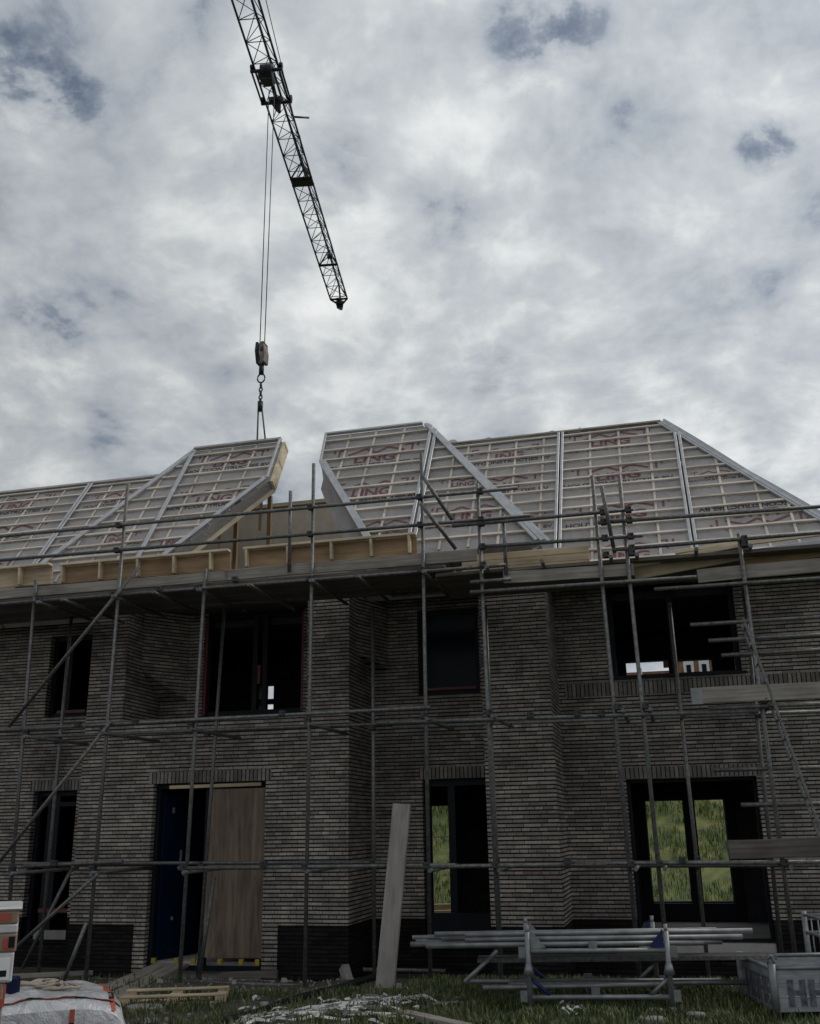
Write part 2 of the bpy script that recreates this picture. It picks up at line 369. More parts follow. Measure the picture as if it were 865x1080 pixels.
# ------------------------------------------------------------------ the house row
YA, YB, YR = 13.85, 15.0, 18.4
house = empty('brick_house', (-4.5, 15, 0), 'unfinished grey brick house row with dark window openings and printed roof panels', 'house')
Z = lambda r: r+G
TOPW = Z(3.5); PL = Z(-1.22)
hl_g = (-10.24, -9.43, Z(-1.62), Z(.71)); hl_f = (-10.18, -9.38, Z(1.91), Z(3.3)); h_bay = (-7.29, -5.54, Z(1.81), TOPW+.1)
h_w2 = (-3.65, -2.68, Z(1.96), Z(3.31)); h_d2 = (-3.62, -2.56, Z(-1.65), Z(.72)); h_rw = (-.70, 1.14, Z(2.06), TOPW+.1); h_rd = (-.62, 1.16, Z(-1.75), Z(.64))
h_door = (-7.44, -5.66, Z(-1.83), Z(.71))
hb = [hl_g, hl_f, h_bay, h_w2, h_d2, h_rw, h_rd]
inner_void = (-8.5, -4.6, -.3, Z(1.45))
wall('wall', -15, 2.4, PL, TOPW, YB, YB+.28, hb+[inner_void], 'brick', house)
wall('plinth', -15, -8.5, -.3, PL-.002, YB, YB+.28, hb, 'brick_dark', house)
for a, b in ((-4.6, -3.62), (-2.56, -.62), (1.16, 2.4)): MB().box(a, b, YB, YB+.28, -.3, PL-.002).build('plinth', 'brick_dark', house)
MB().box(-3.62, -2.56, YB+.002, YB+.27, -.3, h_d2[2]).build('plinth', 'brick_dark', house); MB().box(-.62, 1.16, YB+.002, YB+.27, -.3, h_rd[2]).build('plinth', 'brick_dark', house)
# projecting ground floor of the middle house, and its two piers
AX0, AX1 = -8.66, -4.41
wall('wall', AX0, AX1, PL, Z(1.63), YA, YA+.24, [h_door], 'brick', house)
for a, b in ((AX0, -7.62), (-5.43, AX1)): MB().box(a, b, YA, YA+.24, -.3, PL-.002).build('plinth', 'brick_dark', house)
for a, b in ((-7.62, -7.44), (-5.66, -5.43)):
    MB().box(a, b, YA, YA+.24, -.3, PL-.002).build('wall', 'brick', house)
for x0, x1 in ((AX0, -8.04), (-5.06, AX1)):
    MB().box(x0, x1, YA, YB-.003, Z(1.633), TOPW).build('pier', 'brick', house)
MB().box(AX1-.24, AX1, YA+.243, YB-.003, PL, Z(1.63)).build('wall', 'brick', house)
MB().box(AX1-.24, AX1, YA+.243, YB-.003, -.3, PL-.002).build('plinth', 'brick_dark', house)
MB().box(AX0, AX0+.24, YA+.243, YB-.003, PL, Z(1.63)).build('wall', 'brick', house)
MB().box(AX0, AX0+.24, YA+.243, YB-.003, -.3, PL-.002).build('plinth', 'brick_dark', house)
MB().box(-8.037, -5.063, YA+.003, YB-.003, Z(1.637), Z(1.66)).build('parapet', 'brick', house)
def corbel(x, y, x2, zb, zt):      # brick corner that fans out from the pier to the wall
    MB().add([(x, y, Z(zt)), (x2, YB-.003, Z(zb)), (x, YB-.003, Z(zb)), (x, y, TOPW), (x2, YB-.003, TOPW), (x, YB-.003, TOPW)], [(0, 2, 1), (3, 4, 5), (0, 1, 4, 3), (1, 2, 5, 4), (2, 0, 3, 5)]).build('corbel', 'brick', house)
corbel(AX1+.003, YA+.36, -4.12, 2.40, 2.56)
corbel(-8.037, YA+.5, -7.55, 2.08, 2.5)
# projecting brick block right of the middle window
CX0, CX1 = -2.45, -1.495
MB().box(CX0, CX1, YA, YB-.003, PL, TOPW).build('pier', 'brick', house)
MB().box(CX0, CX1, YA, YB-.003, -.3, PL-.002).build('plinth', 'brick_dark', house)
# soldier courses
for (x0, x1, z, y, hgt) in ((-7.52, -5.58, Z(.713), YA, .17), (-10.3, -9.36, Z(.713), YB, .17), (-3.66, -2.5, Z(.723), YB, .17), (-.66, 1.3, Z(.643), YB, .16), (-1.4, 2.38, Z(1.83), YB, .2)):
    MB().box(x0, x1, y-.004, y+.06, z+.003, z+hgt).build('soldier_course', 'brick_soldier', house)
# structure inside
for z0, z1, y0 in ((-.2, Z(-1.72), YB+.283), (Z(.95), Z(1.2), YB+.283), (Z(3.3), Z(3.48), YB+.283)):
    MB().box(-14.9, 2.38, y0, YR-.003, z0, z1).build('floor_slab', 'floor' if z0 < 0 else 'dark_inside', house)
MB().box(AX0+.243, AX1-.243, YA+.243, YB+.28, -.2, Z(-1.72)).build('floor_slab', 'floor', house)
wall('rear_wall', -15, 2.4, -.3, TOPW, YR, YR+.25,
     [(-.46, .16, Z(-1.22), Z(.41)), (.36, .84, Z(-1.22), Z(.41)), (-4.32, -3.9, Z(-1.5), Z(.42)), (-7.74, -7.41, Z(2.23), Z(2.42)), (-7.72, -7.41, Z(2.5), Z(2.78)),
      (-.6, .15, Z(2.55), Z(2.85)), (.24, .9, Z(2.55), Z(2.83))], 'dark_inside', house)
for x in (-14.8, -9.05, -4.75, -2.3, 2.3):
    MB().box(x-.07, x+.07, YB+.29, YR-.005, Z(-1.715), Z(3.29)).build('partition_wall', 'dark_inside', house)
MB().box(-.64, 2.2, YB+.02, YR-.12, Z(-1.72), Z(-1.52)).build('floor_slab', 'floor', house)
# window and door frames
def frame(hole, y, name='window', mull=(), trans=(), w=.07, parent=house, pane=None):
    x0, x1, z0, z1 = hole; z1 = min(z1, TOPW-.02); mb = MB(); e = .006
    x0 += e; x1 -= e; z0 += e; z1 -= e
    mb.box(x0, x0+w, y, y+.09, z0, z1); mb.box(x1-w, x1, y, y+.09, z0, z1)
    mb.box(x0+w, x1-w, y, y+.09, z1-w, z1); mb.box(x0+w, x1-w, y, y+.09, z0, z0+w)
    for q in mull: mb.box(q-w*.6, q+w*.6, y+.002, y+.085, z0+w, z1-w)
    for q in trans: mb.box(x0+w, x1-w, y+.004, y+.08, q-w/2, q+w/2)
    return mb.build(name, 'frame', parent)
f = frame(h_bay, YB+.10, mull=(-6.42, -6.25))
MB().box(-7.286, -7.24, YB+.03, YB+.10, Z(1.83), Z(3.45)).build('protective_strip', 'red_strip', f)
MB().box(-5.59, -5.545, YB+.03, YB+.10, Z(1.83), Z(3.45)).build('protective_strip', 'red_strip', f)
MB().box(-6.36, -6.31, YB+.07, YB+.097, Z(2.3), Z(2.6)).build('protective_strip', 'red_strip', f)
f = frame(h_w2, YB+.12)
MB().box(h_w2[0]+.07, h_w2[1]-.07, YB+.15, YB+.165, h_w2[2]+.07, h_w2[3]-.07).build('pane', 'glass', f)
MB().box(-3.57, -2.76, YB+.09, YB+.12, Z(2.05), Z(2.09)).build('protective_strip', 'red_strip', f)
f = frame(hl_f, YB+.12, mull=(-9.85,))
MB().box(-10.0, -9.46, YB+.08, YB+.118, Z(1.98), Z(2.03)).build('protective_strip', 'red_strip', f)
f = frame(hl_g, YB+.12, name='door_frame', mull=(-9.98, -9.85), trans=(Z(.5),))
MB().box(-10.0, -9.44, YB+.06, YB+.117, Z(-1.16), Z(-1.1)).build('protective_strip', 'red_strip', f)
MB().box(-10.02, -9.44, YB+.02, YB+.117, Z(-1.55), Z(-1.42)).build('threshold', 'concrete', f)
frame(h_rw, YB+.12, mull=(.22,))
MB().box(-.72, 1.2, YB-.05, YB+.10, Z(2.063), Z(2.10)).build('window_sill', 'frame', house)
f = frame(h_d2, YB+.10, name='door_frame', w=.09, mull=(-3.2,))
MB().box(-3.52, -2.66, YB+.06, YB+.098, Z(-1.63), Z(-1.15)).build('door_panel', 'frame', f)
frame((h_rd[0], h_rd[1], Z(-1.516), h_rd[3]), YB+.14, name='door_frame', w=.04)
# rear glazed frames seen through the house
mb = MB()
for a, b in ((-.62, -.47), (.17, .35), (.85, 1.0)): mb.box(a, b, YR-.1, YR-.004, Z(-1.7), Z(.62))
mb.box(-.62, 1.0, YR-.102, YR-.006, Z(.42), Z(.64)); mb.box(-.62, 1.0, YR-.102, YR-.006, Z(-1.5), Z(-1.24))
mb.build('rear_door_frame', 'frame', house)
fdoor = frame(h_door, YA+.10, name='door_frame', mull=(-6.6,), w=.06)
leaf = beam('door', (-7.36, YA+.2, Z(-.56)), (-7.17, YA+1.05, Z(-.56)), .045, 2.28, 'blue_film', fdoor)
for t, zz, hh in ((.2, .3, .08), (.45, -.45, .22), (.55, -.6, .2), (.3, -1.2, .05)):
    a = V((-7.36, YA+.2, 0)).lerp(V((-7.17, YA+1.05, 0)), t); b = V((-7.36, YA+.2, 0)).lerp(V((-7.17, YA+1.05, 0)), t+.05)
    MB().prism([(a.x, a.y, Z(zz)), (b.x, b.y, Z(zz)), (b.x, b.y, Z(zz+hh)), (a.x, a.y, Z(zz+hh))], (.03, -.004, 0)).build('door_handle' if hh > .15 else 'film_tape', 'white_film', leaf)
mb = MB()
for x in (-7.33, -6.98, -6.72, -6.32, -6.0, -5.76): mb.box(x, x+.06, YA+.02, YA+.07, Z(-1.73), Z(-1.66))
mb.build('spacer_block', 'yellow', fdoor)
beam('timber_lintel', (-7.2, YA+.05, Z(.66)), (-5.75, YA+.05, Z(.67)), .05, .05, 'timber', fdoor)
ply = beam('plywood_board', (-6.12, YA+.075, Z(-1.65)), (-6.12, YA+.075, Z(.62)), .02, .9, 'plywood', None, up=(1, 0, 0), bevel=.002)
tag(ply, 'brown plywood sheet closing the right half of the doorway beside the blue door', 'board')

# ------------------------------------------------------------------ roof
def plane(px, py, Y, pitch):
    e = at(px, py, Y); p = math.radians(pitch); c, s = math.cos(p), math.sin(p)
    return dict(o=V((0, e.y, e.z)), c=c, s=s, n=V((0, -s, c)))
def P3(pl, x, s, n=0): return pl['o']+V((x, s*pl['c'], s*pl['s']))+pl['n']*n
def on(pl, px, py):
    d = ray(px, py); o = pl['o']-V((0, 0, EYE)); t = o.dot(pl['n'])/d.dot(pl['n']); p = d*t-o
    return (p.x, p.y*pl['c']+p.z*pl['s'])
def cut(poly, val, ax):
    r = []
    for i in range(len(poly)):
        a, b = poly[i], poly[(i+1) % len(poly)]
        if (a[ax]-val)*(b[ax]-val) < 0:
            t = (val-a[ax])/(b[ax]-a[ax]); r.append(a[1-ax]+(b[1-ax]-a[1-ax])*t)
    return (min(r), max(r)) if len(r) >= 2 else None
def strip(pl, a, b, w, n0, n1, name, mat, parent):
    a3, b3 = P3(pl, *a), P3(pl, *b); d = (b3-a3).normalized(); u = d.cross(pl['n']).normalized()*(w/2)
    q = [a3-u, b3-u, b3+u, a3+u]
    return MB().hexa([p+pl['n']*n0 for p in q]+[p+pl['n']*n1 for p in q]).build(name, mat, parent, bevel=.004)
def panel(pl, poly, s0, root, as_thing=False, gauge=.293, counters=(), thick=.2, name='roof_panel', bcol='batten', smin=.02):
    q = [P3(pl, *p) for p in poly]
    slab = MB().prism(q, pl['n']*-thick)
    pan = slab.build('roof_board' if as_thing else name, 'membrane', root)
    bp = root if as_thing else pan
    for x in counters:
        r = cut(poly, x, 0)
        if r and r[1]-r[0] > .25: strip(pl, (x, r[0]+.03), (x, r[1]-.02), .04, .003, .02, 'counter_batten', bcol, bp)
    PAN[bp.name] = poly; s = s0; k = 0
    while s < max(p[1] for p in poly)-.03:
        r = cut(poly, s, 1)
        if r and r[1]-r[0] > .2 and s > min(p[1] for p in poly)+smin:
            strip(pl, (r[0]+.01, s+random.uniform(-.013, .013)), (r[1]-.01, s+random.uniform(-.013, .013)), .042, .022, .05, 'batten', bcol, bp)
        s += gauge
    return pan
PAN = {}
def clip_poly(q, poly):
    area = sum(poly[i][0]*poly[(i+1) % len(poly)][1]-poly[(i+1) % len(poly)][0]*poly[i][1] for i in range(len(poly)))
    sg = 1 if area > 0 else -1
    for i in range(len(poly)):
        a, b = poly[i], poly[(i+1) % len(poly)]
        L = math.hypot(b[0]-a[0], b[1]-a[1])
        if L < 1e-6: continue
        f = lambda p: sg*((b[0]-a[0])*(p[1]-a[1])-(b[1]-a[1])*(p[0]-a[0]))/L-.02
        r = []
        for j in range(len(q)):
            u, v = q[j], q[(j+1) % len(q)]; fu, fv = f(u), f(v)
            if fu >= 0: r.append(u)
            if (fu >= 0) != (fv >= 0): t = fu/(fu-fv); r.append((u[0]+(v[0]-u[0])*t, u[1]+(v[1]-u[1])*t))
        q = r
        if len(q) < 3: return []
    return q
def printing(pl, x, s, k, parent, flip=False):
    red, dark = MB(), MB(); sg = -1 if flip else 1; poly = PAN[parent.name]
    def put(mb, vs, fs, ox, oy):
        for f in fs:
            q = clip_poly([(x+sg*(vs[i][0]+ox)*k, s+sg*(vs[i][1]+oy)*k) for i in f], poly)
            if q: mb.add([P3(pl, *p, .0035) for p in q], [tuple(range(len(q)))])
    vs, fs = text_mesh('LING', .31); put(red, [V((v[0]*1.15, v[1], 0)) for v in vs], fs, .02, -.03)
    vs, fs = text_mesh('HOUTCONSTRUCTIES BV', .155); put(dark, [V((v[0]*1.08, v[1], 0)) for v in vs], fs, .0, -.19)
    zig = [(-.52, .24), (-.2, .40), (.02, .25), (.24, .40), (.56, .25)]
    for (a, b) in zip(zig, zig[1:]):
        d = V((b[0]-a[0], b[1]-a[1])).normalized(); nn = V((-d.y, d.x))*.028
        put(red, [(a[0]-nn.x, a[1]-nn.y), (b[0]-nn.x, b[1]-nn.y), (b[0]+nn.x, b[1]+nn.y), (a[0]+nn.x, a[1]+nn.y)], [(0, 1, 2, 3)], 0, 0)
    for sx in (-1, 1):
        for r in ((.68, .72, .20, .44), (.56, .68, .40, .44), (.78, .82, .34, .44)):
            a, b = sorted((sx*r[0], sx*r[1])); put(red, [(a, r[2]), (b, r[2]), (b, r[3]), (a, r[3])], [(0, 1, 2, 3)], 0, 0)
    if red.v: red.build('printed_logo', 'print_red', parent, fix=False)
    if dark.v: dark.build('printed_lettering', 'print_dark', parent, fix=False)
mid = plane(400, 578, 13.3, 55); main = plane(600, 597, 14.5, 53)
smid, smain = -.2, -.25
# middle hipped roof: left corner piece, (lifted panel), right panel, right corner piece
mL_top, mL_bot = on(mid, 205, 478), on(mid, 52, 592); mR_top, mR_bot = on(mid, 447, 447), on(mid, 567, 572)
ext = lambda a, b, s: (a[0]+(b[0]-a[0])*(s-a[1])/(b[1]-a[1]), s)
STOP = (mL_top[1]+mR_top[1])/2
jl = -7.74; jr = on(mid, 445, 520)[0]
hipL = lambda s: ext(mL_top, mL_bot, s)[0]; hipR = lambda s: ext(mR_top, mR_bot, s)[0]
sL = mL_top[1]+(jl-mL_top[0])*(mL_bot[1]-mL_top[1])/(mL_bot[0]-mL_top[0])
polyL = [(hipL(smid), smid), (jl-.02, smid), (jl-.02, min(sL, STOP)-.02)]
pL = panel(mid, polyL, .06, house, counters=[jl-.35, jl-.8, jl-1.25])
strip(mid, (hipL(smid)+.03, smid), (hipL(STOP-.05)+.03, STOP-.05), .10, .052, .075, 'hip_flashing', 'foil', pL)
ga, gb, gc = on(mid, 345, 457), on(mid, 338, 490), on(mid, 385, 570)
gd = ext(gb, gc, smid)
polyR = [gd, (jr-.02, smid), (jr-.02, STOP+(jr-.02-mR_top[0])*(mR_bot[1]-mR_top[1])/(mR_bot[0]-mR_top[0])) if jr > mR_top[0] else (jr-.02, STOP), (mR_top[0], STOP), (ga[0], STOP), gb]
pR = panel(mid, polyR, .06, house, counters=[on(mid, 373, 450)[0], on(mid, 399, 450)[0], on(mid, 428, 450)[0]])
strip(mid, (gd[0]+.05, gd[1]), (gb[0]+.05, gb[1]), .11, .052, .085, 'verge_flashing', 'foil', pR)
strip(mid, (gb[0]+.02, gb[1]), (ga[0]+.02, STOP), .04, .052, .08, 'verge_flashing', 'foil', pR)
strip(mid, (ga[0], STOP), (mR_top[0], STOP), .05, .02, .075, 'ridge_board', 'foil', pR)
strip(mid, (jr-.045, smid), (jr-.045, STOP-.15), .055, .052, .07, 'joint_tape', 'foil', pR)
strip(mid, (jr+.045, smid), (jr+.045, STOP-.25), .055, .052, .07, 'joint_tape', 'foil', pR)
for x, s, k in ((-4.25, 2.3, .9), (-4.15, 1.35, .82), (-3.78, .38, .62)): printing(mid, x, s, k, pR)
sR = mR_top[1]+(jr+.02-mR_top[0])*(mR_bot[1]-mR_top[1])/(mR_bot[0]-mR_top[0])
polyC = [(jr+.02, smid), (hipR(smid), smid), (jr+.02, sR-.01)]
pC = panel(mid, polyC, .06, house, counters=[jr+.42, jr+.84, jr+1.26])
printing(mid, jr+.62, 1.35, .46, pC); printing(mid, jr+.82, .5, .75, pC)
for off, w in ((-.02, .05), (.06, .06), (.145, .05)):
    strip(mid, (hipR(smid)+off, smid), (hipR(STOP-.05)+off*.4, STOP-.05), w, .03-abs(off)*.2, .085-abs(off)*.3, 'hip_flashing', 'foil', pC)
# hip side running back to the main roof (right of the middle roof)
tR = P3(mid, mR_top[0], STOP); bR = P3(mid, hipR(smid), smid)
back = V((0, 1.45, 0))
MB().prism([bR+V((.03, .02, -.02)), tR+V((.03, .02, -.02)), tR+back, bR+back], V((-.1, 0, -.08))).build('hip_side', 'foil', house)
tL = P3(mid, mL_top[0], STOP); bL = P3(mid, hipL(smid), smid)
MB().prism([tL+V((-.03, .02, -.02)), bL+V((-.03, .02, -.02)), bL+back, tL+back], V((.1, 0, -.08))).build('hip_side', 'membrane', house)
# main roof
rA, rB = on(main, 480, 470), on(main, 697, 447); STM = (rA[1]+rB[1])/2
hE = on(main, 865, 548); hip = lambda s: ext(rB, hE, s)[0]
j1 = on(main, 590, 520)[0]; j2 = on(main, 722, 512)[0]
sJ = rB[1]+(j2-rB[0])*(hE[1]-rB[1])/(hE[0]-rB[0])
c1 = [on(main, px, 500)[0] for px in (490, 513, 542, 572)]; c2 = [on(main, px, 500)[0] for px in (623, 655, 688)]
p1 = panel(main, [(-4.7, smain), (j1-.02, smain), (j1-.02, STM), (-4.7, STM)], .02, house, gauge=.283, counters=c1)
p2 = panel(main, [(j1+.02, smain), (j2-.02, smain), (j2-.02, sJ), (rB[0], STM), (j1+.02, STM)], .02, house, gauge=.283, counters=c2)
p3 = panel(main, [(j2+.02, smain), (hip(smain), smain), (j2+.02, sJ-.02)], .02, house, gauge=.283, counters=[j2+.55, j2+1.05, j2+1.45])
for x, s, k in ((-2.4, 2.25, .9), (-2.15, 1.15, .72), (-2.35, 3.2, .85)): printing(main, x, s, k, p1)
for x, s, k in ((-.5, 3.3, .86), (-.4, 2.22, .92), (-.36, 1.12, .92), (-.36, .06, .9)): printing(main, x, s, k, p2)
printing(main, 1.62, 1.0, .85, p3, True); printing(main, 1.13, 1.98, .44, p3)
for j, p, hh in ((j1, p1, STM), (j2, p2, sJ-.05)):
    for o in (-.035, .035): strip(main, (j+o, smain), (j+o, hh), .045, .052, .07, 'joint_tape', 'foil', p)
strip(main, (-4.6, STM), (rB[0], STM), .05, .0, .07, 'ridge_board', 'plank', p2)
for off, w in ((-.06, .035), (.0, .05)):
    strip(main, (hip(smain)+off, smain), (rB[0]+off, STM), w, .02, .06, 'hip_flashing', 'foil', p3)
# loose foil flaps along the right hip
mb = MB(); n = 26
for i in range(n+1):
    t = i/n; s = smain+(STM-smain)*t; b = abs(math.sin(t*5.+.4))*.035
    a = P3(main, hip(s)+.04, s, .05); mb.add([a, a+V((.02, 0, .02+b)), a+V((.05+b, .05, -.02))], [])
mb.f = [(3*i+j, 3*i+3+j, 3*i+4+j, 3*i+1+j) for i in range(n) for j in (0, 1)]; mb.sm = [True]*len(mb.f)
mb.build('membrane_flap', 'foil', p3, fix=False)
# ragged membrane over the ridge
mb = MB(); n = 70
for i in range(n+1):
    t = i/n; x = -4.2+t*3.2; h = .05*abs(math.sin(t*17))+.04*random.random()+(.05 if t < .3 else 0)
    a = P3(main, x, STM, .03); mb.add([a+V((0, -.04, -.03)), a+V((0, .03, h)), a+V((0, .25, -.15))], [])
mb.f = [(3*i+j, 3*i+3+j, 3*i+4+j, 3*i+1+j) for i in range(n) for j in (0, 1)]; mb.sm = [True]*len(mb.f)
mb.build('membrane_flap', 'membrane', p2, fix=False)
# main roof, left part
l0 = on(main, 70, 551)[0]
cl = [on(main, px, 551)[0] for px in (-40, -12, 18, 45)]; cr = [on(main, px, 551)[0] for px in (93, 112, 135)]
q1 = panel(main, [(-15, smain), (l0-.02, smain), (l0-.02, STM), (-15, STM)], .02, house, gauge=.283, counters=cl)
q2 = panel(main, [(l0+.02, smain), (-9.0, smain), (-8.6, STM), (l0+.02, STM)], .02, house, gauge=.283, counters=cr)
for o in (-.03, .04): strip(main, (l0+o, smain), (l0+o, STM), .05, .052, .07, 'joint_tape', 'foil', q1)
strip(main, (-15, STM), (-8.6, STM), .07, .0, .07, 'ridge_board', 'membrane', q1)
for x, s, k in ((-12.0, 2.2, .95), (-12.3, 3.2, .95), (-12.1, 1.1, .95)): printing(main, x, s, k, q1)
for x, s, k in ((-9.95, 2.0, .72), (-9.95, 3.1, .72), (-10.1, .95, .65)): printing(main, x, s, k, q2)
printing(mid, -8.35, .75, .5, pL)
# rear slopes
for x0, x1 in ((-15, -8.6), (-4.7, rB[0])):
    r = P3(main, 0, STM); MB().prism([(x0, r.y+.05, r.z-.03), (x1, r.y+.05, r.z-.03), (x1+(1.6 if x1 > -1 else 0), YR+.5, Z(3.5)), (x0, YR+.5, Z(3.5))], (0, -.1, -.12)).build('rear_roof', 'membrane', house)
MB().box(2.4, 2.62, YB, YR+.25, -.3, TOPW).build('end_wall', 'brick', house); MB().box(-15.22, -15, YB, YR+.25, -.3, TOPW).build('end_wall', 'brick', house)
a, b = P3(main, rB[0], STM), P3(main, hip(smain), smain)
MB().prism([a, b, V((b.x, YR+.6, b.z)), V((a.x, a.y+.1, a.z))], (-.1, 0, -.12)).build('hip_end', 'membrane', house)
# attic floor and the inner boards seen through the gap
MB().box(-15, 2.4, YA+.1, YR, Z(3.505), Z(3.56)).build('attic_floor', 'old_plank', house)
kw = [at(205, 543, 16.5), at(352, 521, 16.5)]
MB().box(kw[0].x, kw[1].x+.3, 16.5, 16.6, Z(3.57), kw[0].z).build('inner_board', 'osb', house)
MB().box(kw[0].x, kw[1].x+.3, 16.44, 16.5, kw[0].z-.02, kw[0].z+.05).build('inner_rail', 'pale_timber', house)
for px in (249, 284): 
    p = at(px, 560, 15.2); beam('roof_post', (p.x, 15.2, Z(3.57)), (p.x, 15.2, Z(5.55)), .07, .07, 'gutter_ply', house)
# loose foil behind the right edge of the gap
a, b = P3(mid, gb[0], gb[1], -.1), P3(mid, gd[0], gd[1], -.1)
mb = MB(); n = 10
for i in range(n+1):
    t = i/n; p = a.lerp(b, t); w = .13*math.sin(math.pi*min(1, t*.8+.15))
    mb.add([p, p+V((-w*.5, .15, -.12+.05*math.sin(t*14))), p+V((-w, .12, -.3))], [])
mb.f = [(3*i+j, 3*i+3+j, 3*i+4+j, 3*i+1+j) for i in range(n) for j in (0, 1)]; mb.sm = [True]*len(mb.f)
mb.build('membrane_flap', 'membrane', pR, fix=False)
# eaves boxes
def eaves(x0, x1, y, z0, z1, step, ply='gutter_ply', rail='pale_timber'):
    e = MB().box(x0, x1, y+.10, y+.13, z0, z1).build('eaves_box', ply, house)
    beam('eaves_rail', (x0, y+.05, z1+.02), (x1, y+.05, z1+.02), .11, .035, rail, e)
    x = x0+.03
    while x < x1:
        t = random.uniform(-.01, .01)
        MB().hexa([(x, y+.02, z0+.01), (x+.035, y+.02, z0+.01), (x+.035, y+.098, z0+.01), (x, y+.098, z0+.01), (x+t, y, z1), (x+.035+t, y, z1), (x+.035+t, y+.098, z1), (x+t, y+.098, z1)]).build('eaves_rib', rail, e)
        x += step*random.uniform(.85, 1.1)
    return e
ez0, ez1 = at(300, 592, 12.93).z-.03, at(300, 575, 12.93).z-.01
eaves(at(62, 600, 12.93).x, at(240, 590, 12.93).x, 12.93, ez0, ez1, .62)
eaves(at(256, 590, 12.93).x, at(438, 580, 12.93).x, 12.93, ez0, ez1, .62)
eaves(-12, at(51, 600, 12.9).x, 12.9, at(25, 616, 12.9).z, at(25, 598, 12.9).z, 1.2, 'timber')
def board_row(x0, x1, y, z0, z1, mat, n, parent=house):
    h = (z1-z0)/n
    for i in range(n): beam('eaves_board', (x0, y+.012*i, z0+h*(i+.5)), (x1, y+.012*i, z0+h*(i+.5)), .03, h-.008, mat, parent)
p = at(487, 590, 12.85); q = at(622, 590, 12.85); board_row(p.x, q.x, 12.85, at(555, 603, 12.85).z, at(555, 580, 12.85).z, 'timber', 3)

def pixel_board(name, a, b, hpx, Y, w, mat):
    p, q = at(*a, Y), at(*b, Y); h = hpx*Y/1100; p.z -= h/2; q.z -= h/2; return beam(name, p, q, w, h, mat, house)
pixel_board('eaves_board', (668, 598), (792, 574.5), 15, 12.42, .03, 'timber')
pixel_board('eaves_rail', (668, 595), (790, 572), 4.5, 12.38, .12, 'pale_timber')
pixel_board('eaves_rail', (712, 581), (790, 569), 4, 12.6, .08, 'pale_timber')
pixel_board('eaves_board', (782, 588), (900, 569), 13, 12.45, .03, 'gutter_ply')
pixel_board('membrane_flap', (782, 581), (900, 564), 7.5, 12.5, .02, 'foil')
pixel_board('eaves_rail', (770, 573.5), (900, 557), 4, 12.6, .05, 'pale_timber')
# ------------------------------------------------------------------ the lifted roof panel (hangs on the crane)
lift = empty('roof_panel', P3(mid, -6.8, smid), 'large battened roof panel hanging on the crane slings left of the open gap', 'roof panel')
lc = on(mid, 284, 507); ld = on(mid, 190, 579); ltr = on(mid, 300, 460); le = ext(lc, ld, smid)
lp = [(jl+.02, smid), (le[0], smid), lc, (ltr[0], STOP), (mL_top[0]+.02, STOP), (jl+.02, min(sL, STOP)-.03)]
panel(mid, lp, .06, lift, True, counters=[on(mid, 222, 475)[0]+.02, on(mid, 247, 472)[0], on(mid, 272, 469)[0]], thick=.2)
strip(mid, (le[0]-.05, smid), (lc[0]-.05, lc[1]), .09, .052, .085, 'edge_flashing', 'foil', lift)
strip(mid, (lc[0]-.02, lc[1]), (ltr[0]-.02, STOP), .04, .052, .085, 'edge_flashing', 'foil', lift)
strip(mid, (mL_top[0], STOP), (ltr[0], STOP), .06, .02, .085, 'ridge_board', 'membrane', lift)
strip(mid, (jl+.05, smid), (jl+.05, STOP-.1), .075, .052, .075, 'joint_tape', 'foil', lift)
a, b = P3(mid, lc[0]+.012, lc[1]-.01), P3(mid, ltr[0]+.012, STOP-.01)
MB().prism([a, b, b-mid['n']*.199, a-mid['n']*.199], (.05, 0, 0)).build('edge_board', 'pale_timber', lift)
for i in range(3):
    t = .05+.44*i; p = a.lerp(b, t)+V((.049, 0, 0)); d = (b-a)*.035
    MB().prism([p, p+d, p+d-mid['n']*.19, p-mid['n']*.19], (.008, 0, 0)).build('edge_rib', 'pale_timber', lift)
a, b = P3(mid, le[0], smid, -.205), P3(mid, lc[0], lc[1], -.205)
beam('edge_batten', a+V((.02, 0, 0)), b+V((.02, 0, 0)), .06, .07, 'pale_timber', lift)
for t in (.15, .55, .9):
    p = a.lerp(b, t); beam('strut', p, p+V((-.12, .25, -.45)), .05, .07, 'timber', lift)
for x, s, k in ((-6.9, 2.65, .8), (-6.9, 1.6, .8), (-7.3, .55, .42)): printing(mid, x, s, k, lift)

# ------------------------------------------------------------------ crane
HJ = Z(14.08)
jd = V((-.16, 1, 0)).normalized(); js = V((jd.y, -jd.x, 0)); TROL = V((-6.4, 15.0, HJ))
crane = empty('tower_crane', TROL-jd*27.-V((0, 0, HJ)), 'dark lattice tower crane with its long jib reaching over the roof', 'crane')
J = lambda t, u, h: TROL+jd*t+js*u+V((0, 0, h))
HW, HH = .235, .42; T0, T1 = -27., 8.35
mb = MB()
for u, h, r in ((-HW, 0, .022), (HW, 0, .022), (0, HH, .026)): mb.tube(J(T0, u, h), J(T1, u, h), r, n=8)
mb.build('jib_chord', 'crane', crane)
mb = MB(); t = T0; i = 0; st = .55
while t < T1-.1:
    e = min(t+st, T1)
    mb.tube(J(t, -HW, 0), J(t, HW, 0), .009, n=6)
    mb.tube(J(t, -HW if i % 2 else HW, 0), J(e, HW if i % 2 else -HW, 0), .008, n=6)
    for u in (-HW, HW):
        mb.tube(J(t, u, 0), J((t+e)/2, 0, HH), .009, n=6); mb.tube(J((t+e)/2, 0, HH), J(e, u, 0), .009, n=6)
    t += st; i += 1
mb.build('jib_lattice', 'crane', crane)
mb = MB()
